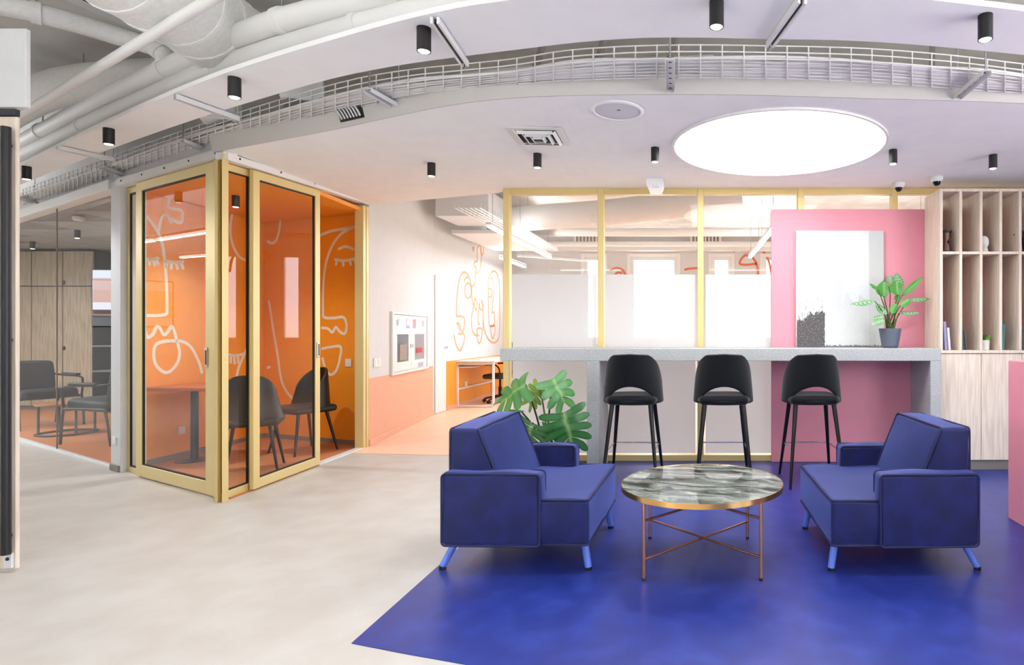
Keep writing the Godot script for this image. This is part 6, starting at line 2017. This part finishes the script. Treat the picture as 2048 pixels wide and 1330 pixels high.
	part("lens_window", sl, M.galvanised, se)
	for e in [[1.86, 5.62, "white dome security camera before the gold partition frame"], [2.13, 5.40, "white dome security camera at the bookshelf's corner"]]:
		var c := thing("dome_camera", e[2], "security camera", pt(e[0], 2.65, e[1]))
		var b := MB.new()
		b.lathe([Vector2(0.034, -0.045), Vector2(0.045, -0.04), Vector2(0.055, -0.025), Vector2(0.057, 0.0), Vector2(0, 0)], Transform3D(), 24, true)
		part("base", b, M.white_plastic, c)
		var d := MB.new()
		d.lathe([Vector2(0, -0.083), Vector2(0.018, -0.079), Vector2(0.031, -0.064), Vector2(0.036, -0.044)], Transform3D(), 24, true)
		part("dark_dome", d, mat("dome_%d" % int(e[0] * 100), Color(0.04, 0.04, 0.05), 0.08), c, "glossy black dome")
	# fire cabinet and switches on the hall wall
	var w1 := frame(-3.63, 6.58, -4.05, 9.10)
	fire_cabinet(w1)
	socket(w1 * Transform3D(Basis(), Vector3(0.12, 0.86, 0.001)), 0.10, 0.10, "pair of white light switches on the white wall beside the booth", true)
	var w2 := frame(-4.05, 9.10, -4.10, 13.2)
	socket(w2 * Transform3D(Basis(), Vector3(1.26, 0.30, 0.001)), 0.10, 0.10, "white socket on the orange wall under the far desk")

func fire_cabinet(w: Transform3D) -> void:
	var o := thing("fire_hose_cabinet", "white two-door fire hose cabinet with small windows on the hall wall", "fire cabinet", w * Vector3(1.44, 0.73, 0))
	var xf := Transform3D(w.basis, w.basis * Vector3(-1.44, -0.73, 0))
	var u0 := 0.667
	var u1 := 2.215
	var h0 := 0.728
	var h1 := 1.505
	var f := MB.new()
	f.span(Vector3(u0, h0, 0.0), Vector3(u0 + 0.06, h1, 0.03), 0.003, xf)
	f.span(Vector3(u1 - 0.06, h0, 0.0), Vector3(u1, h1, 0.03), 0.003, xf)
	f.span(Vector3(u0 + 0.06, h1 - 0.03, 0.0), Vector3(u1 - 0.06, h1, 0.03), 0.003, xf)
	f.span(Vector3(u0 + 0.06, h0, 0.0), Vector3(u1 - 0.06, h0 + 0.03, 0.03), 0.003, xf)
	part("frame", f, M.white_paint, o)
	var mid := (u0 + u1) / 2.0
	for e in [[u0 + 0.065, mid - 0.004, 0], [mid + 0.004, u1 - 0.065, 1]]:
		var d := MB.new()
		d.span(Vector3(e[0], h0 + 0.034, 0.001), Vector3(e[1], h1 - 0.034, 0.018), 0.003, xf)
		var dr := part("door", d, M.white_plastic, o)
		var a: float = lerpf(e[0], e[1], 0.20)
		var b: float = lerpf(e[0], e[1], 0.82)
		var bk := MB.new()
		bk.span(Vector3(a, h0 + 0.15, 0.018), Vector3(b, h0 + 0.50, 0.020), 0.0, xf)
		part("window_glass", bk, mat("cabinet_glass_%d" % e[2], Color(0.42, 0.44, 0.50) if e[2] == 0 else Color(0.58, 0.56, 0.60), 0.08), dr, "small dark window")
		var it := MB.new()
		if e[2] == 0:
			it.soft(Transform3D(xf.basis, xf * Vector3((a + b) / 2, h0 + 0.27, 0.022)), Vector3(0.30, 0.20, 0.006), 0.003, 0.0, null, 2)
			part("folded_hose", it, M.canvas_hose, dr, "folded canvas hose seen in the window")
		else:
			it.span(Vector3(a + 0.05, h0 + 0.24, 0.0203), Vector3(b - 0.10, h0 + 0.31, 0.023), 0.001, xf)
			part("extinguisher_band", it, M.red, dr, "red extinguisher seen in the window")
		var hd := MB.new()
		var hu: float = e[1] - 0.04 if e[2] == 0 else e[0] + 0.04
		hd.span(Vector3(hu - 0.012, h0 + 0.32, 0.018), Vector3(hu + 0.012, h0 + 0.37, 0.028), 0.002, xf)
		part("latch", hd, M.steel, dr)
		var st := MB.new()
		var su: float = lerpf(e[0], e[1], 0.80 if e[2] == 0 else 0.18)
		st.span(Vector3(su - 0.075, h1 - 0.20, 0.018), Vector3(su + 0.075, h1 - 0.075, 0.0188), 0.0, xf)
		part("sticker", st, M.ink_blue, dr)
		var si := MB.new()
		si.span(Vector3(su - 0.055, h1 - 0.165, 0.0189), Vector3(su + 0.055, h1 - 0.08, 0.0195), 0.0, xf)
		part("sticker_symbol", si, M.ink_red if e[2] else M.white_paint, dr)
		var vt := MB.new()
		var vu: float = lerpf(e[0], e[1], 0.22 if e[2] == 0 else 0.75)
		vt.lathe([Vector2(0, 0), Vector2(0.042, 0), Vector2(0.042, 0.004), Vector2(0, 0.004)], Transform3D(xf.basis, xf * Vector3(vu, h1 - 0.13, 0.018)) * Transform3D(Basis(Vector3.RIGHT, PI / 2), Vector3.ZERO), 18)
		part("vent_disc", vt, mat("vent_disc_%d" % e[2], Color(0.70, 0.70, 0.72), 0.5), dr)
	var pl := MB.new()
	pl.span(Vector3(1.74, h0 + 0.045, 0.0185), Vector3(1.98, h0 + 0.105, 0.0195), 0.0, xf)
	part("paper_label", pl, M.ink_blue, o)

# ---------- the wooden door at the left edge

func build_entrance() -> void:
	var at := pt(-3.585, 0, 3.14)
	plane_wall("wall_corridor_near", frame(-12.5, 3.05, -4.62, 3.05), 0, 7.88, 0, 3.4, 0.12, M.white_wall)
	var o := thing("wooden_door", "pale wooden door leaf with a floor-height black pull bar at the left edge", "door", at)
	var leaf := MB.new()
	leaf.span(Vector3(-0.95, 0.012, -0.02), Vector3(0.005, 2.38, 0.0), 0.003)
	part("door_leaf", leaf, M.wood, o)
	var hb := MB.new()
	hb.tube([Vector3(-0.008, 0.10, 0.034), Vector3(-0.008, 2.315, 0.034)], 0.020, 16)
	var hd := part("pull_bar", hb, M.black, o, "long black pull bar")
	for h in [0.19, 1.21, 2.225]:
		var s := MB.new()
		s.tube([Vector3(-0.026, h, 0.0), Vector3(-0.022, h, 0.034)], 0.014, 10)
		part("standoff", s, M.black, hd)
	var lk := MB.new()
	lk.span(Vector3(-0.045, 0.02, 0.0005), Vector3(-0.002, 0.10, 0.014), 0.004)
	var lo := part("floor_lock", lk, M.galvanised, o, "small steel floor lock")
	var kc := MB.new()
	kc.lathe([Vector2(0, 0), Vector2(0.009, 0), Vector2(0.009, 0.004), Vector2(0, 0.004)], Transform3D(Basis(Vector3.RIGHT, PI / 2), Vector3(-0.022, 0.07, 0.014)), 12)
	part("keyhole", kc, M.dark_grey, lo)
	var tr := MB.new()
	tr.span(Vector3(-1.0, 2.385, -0.02), Vector3(0.006, 2.42, 0.006), 0.002)
	part("top_guide", tr, M.dark_grey, o)
	var bh := MB.new()
	bh.span(pt(-4.62, 2.425, 3.15), pt(-3.512, 2.835, 3.125), 0.003)
	setting("wall_bulkhead_door", bh, M.white_wall, "white bulkhead above the wooden door")
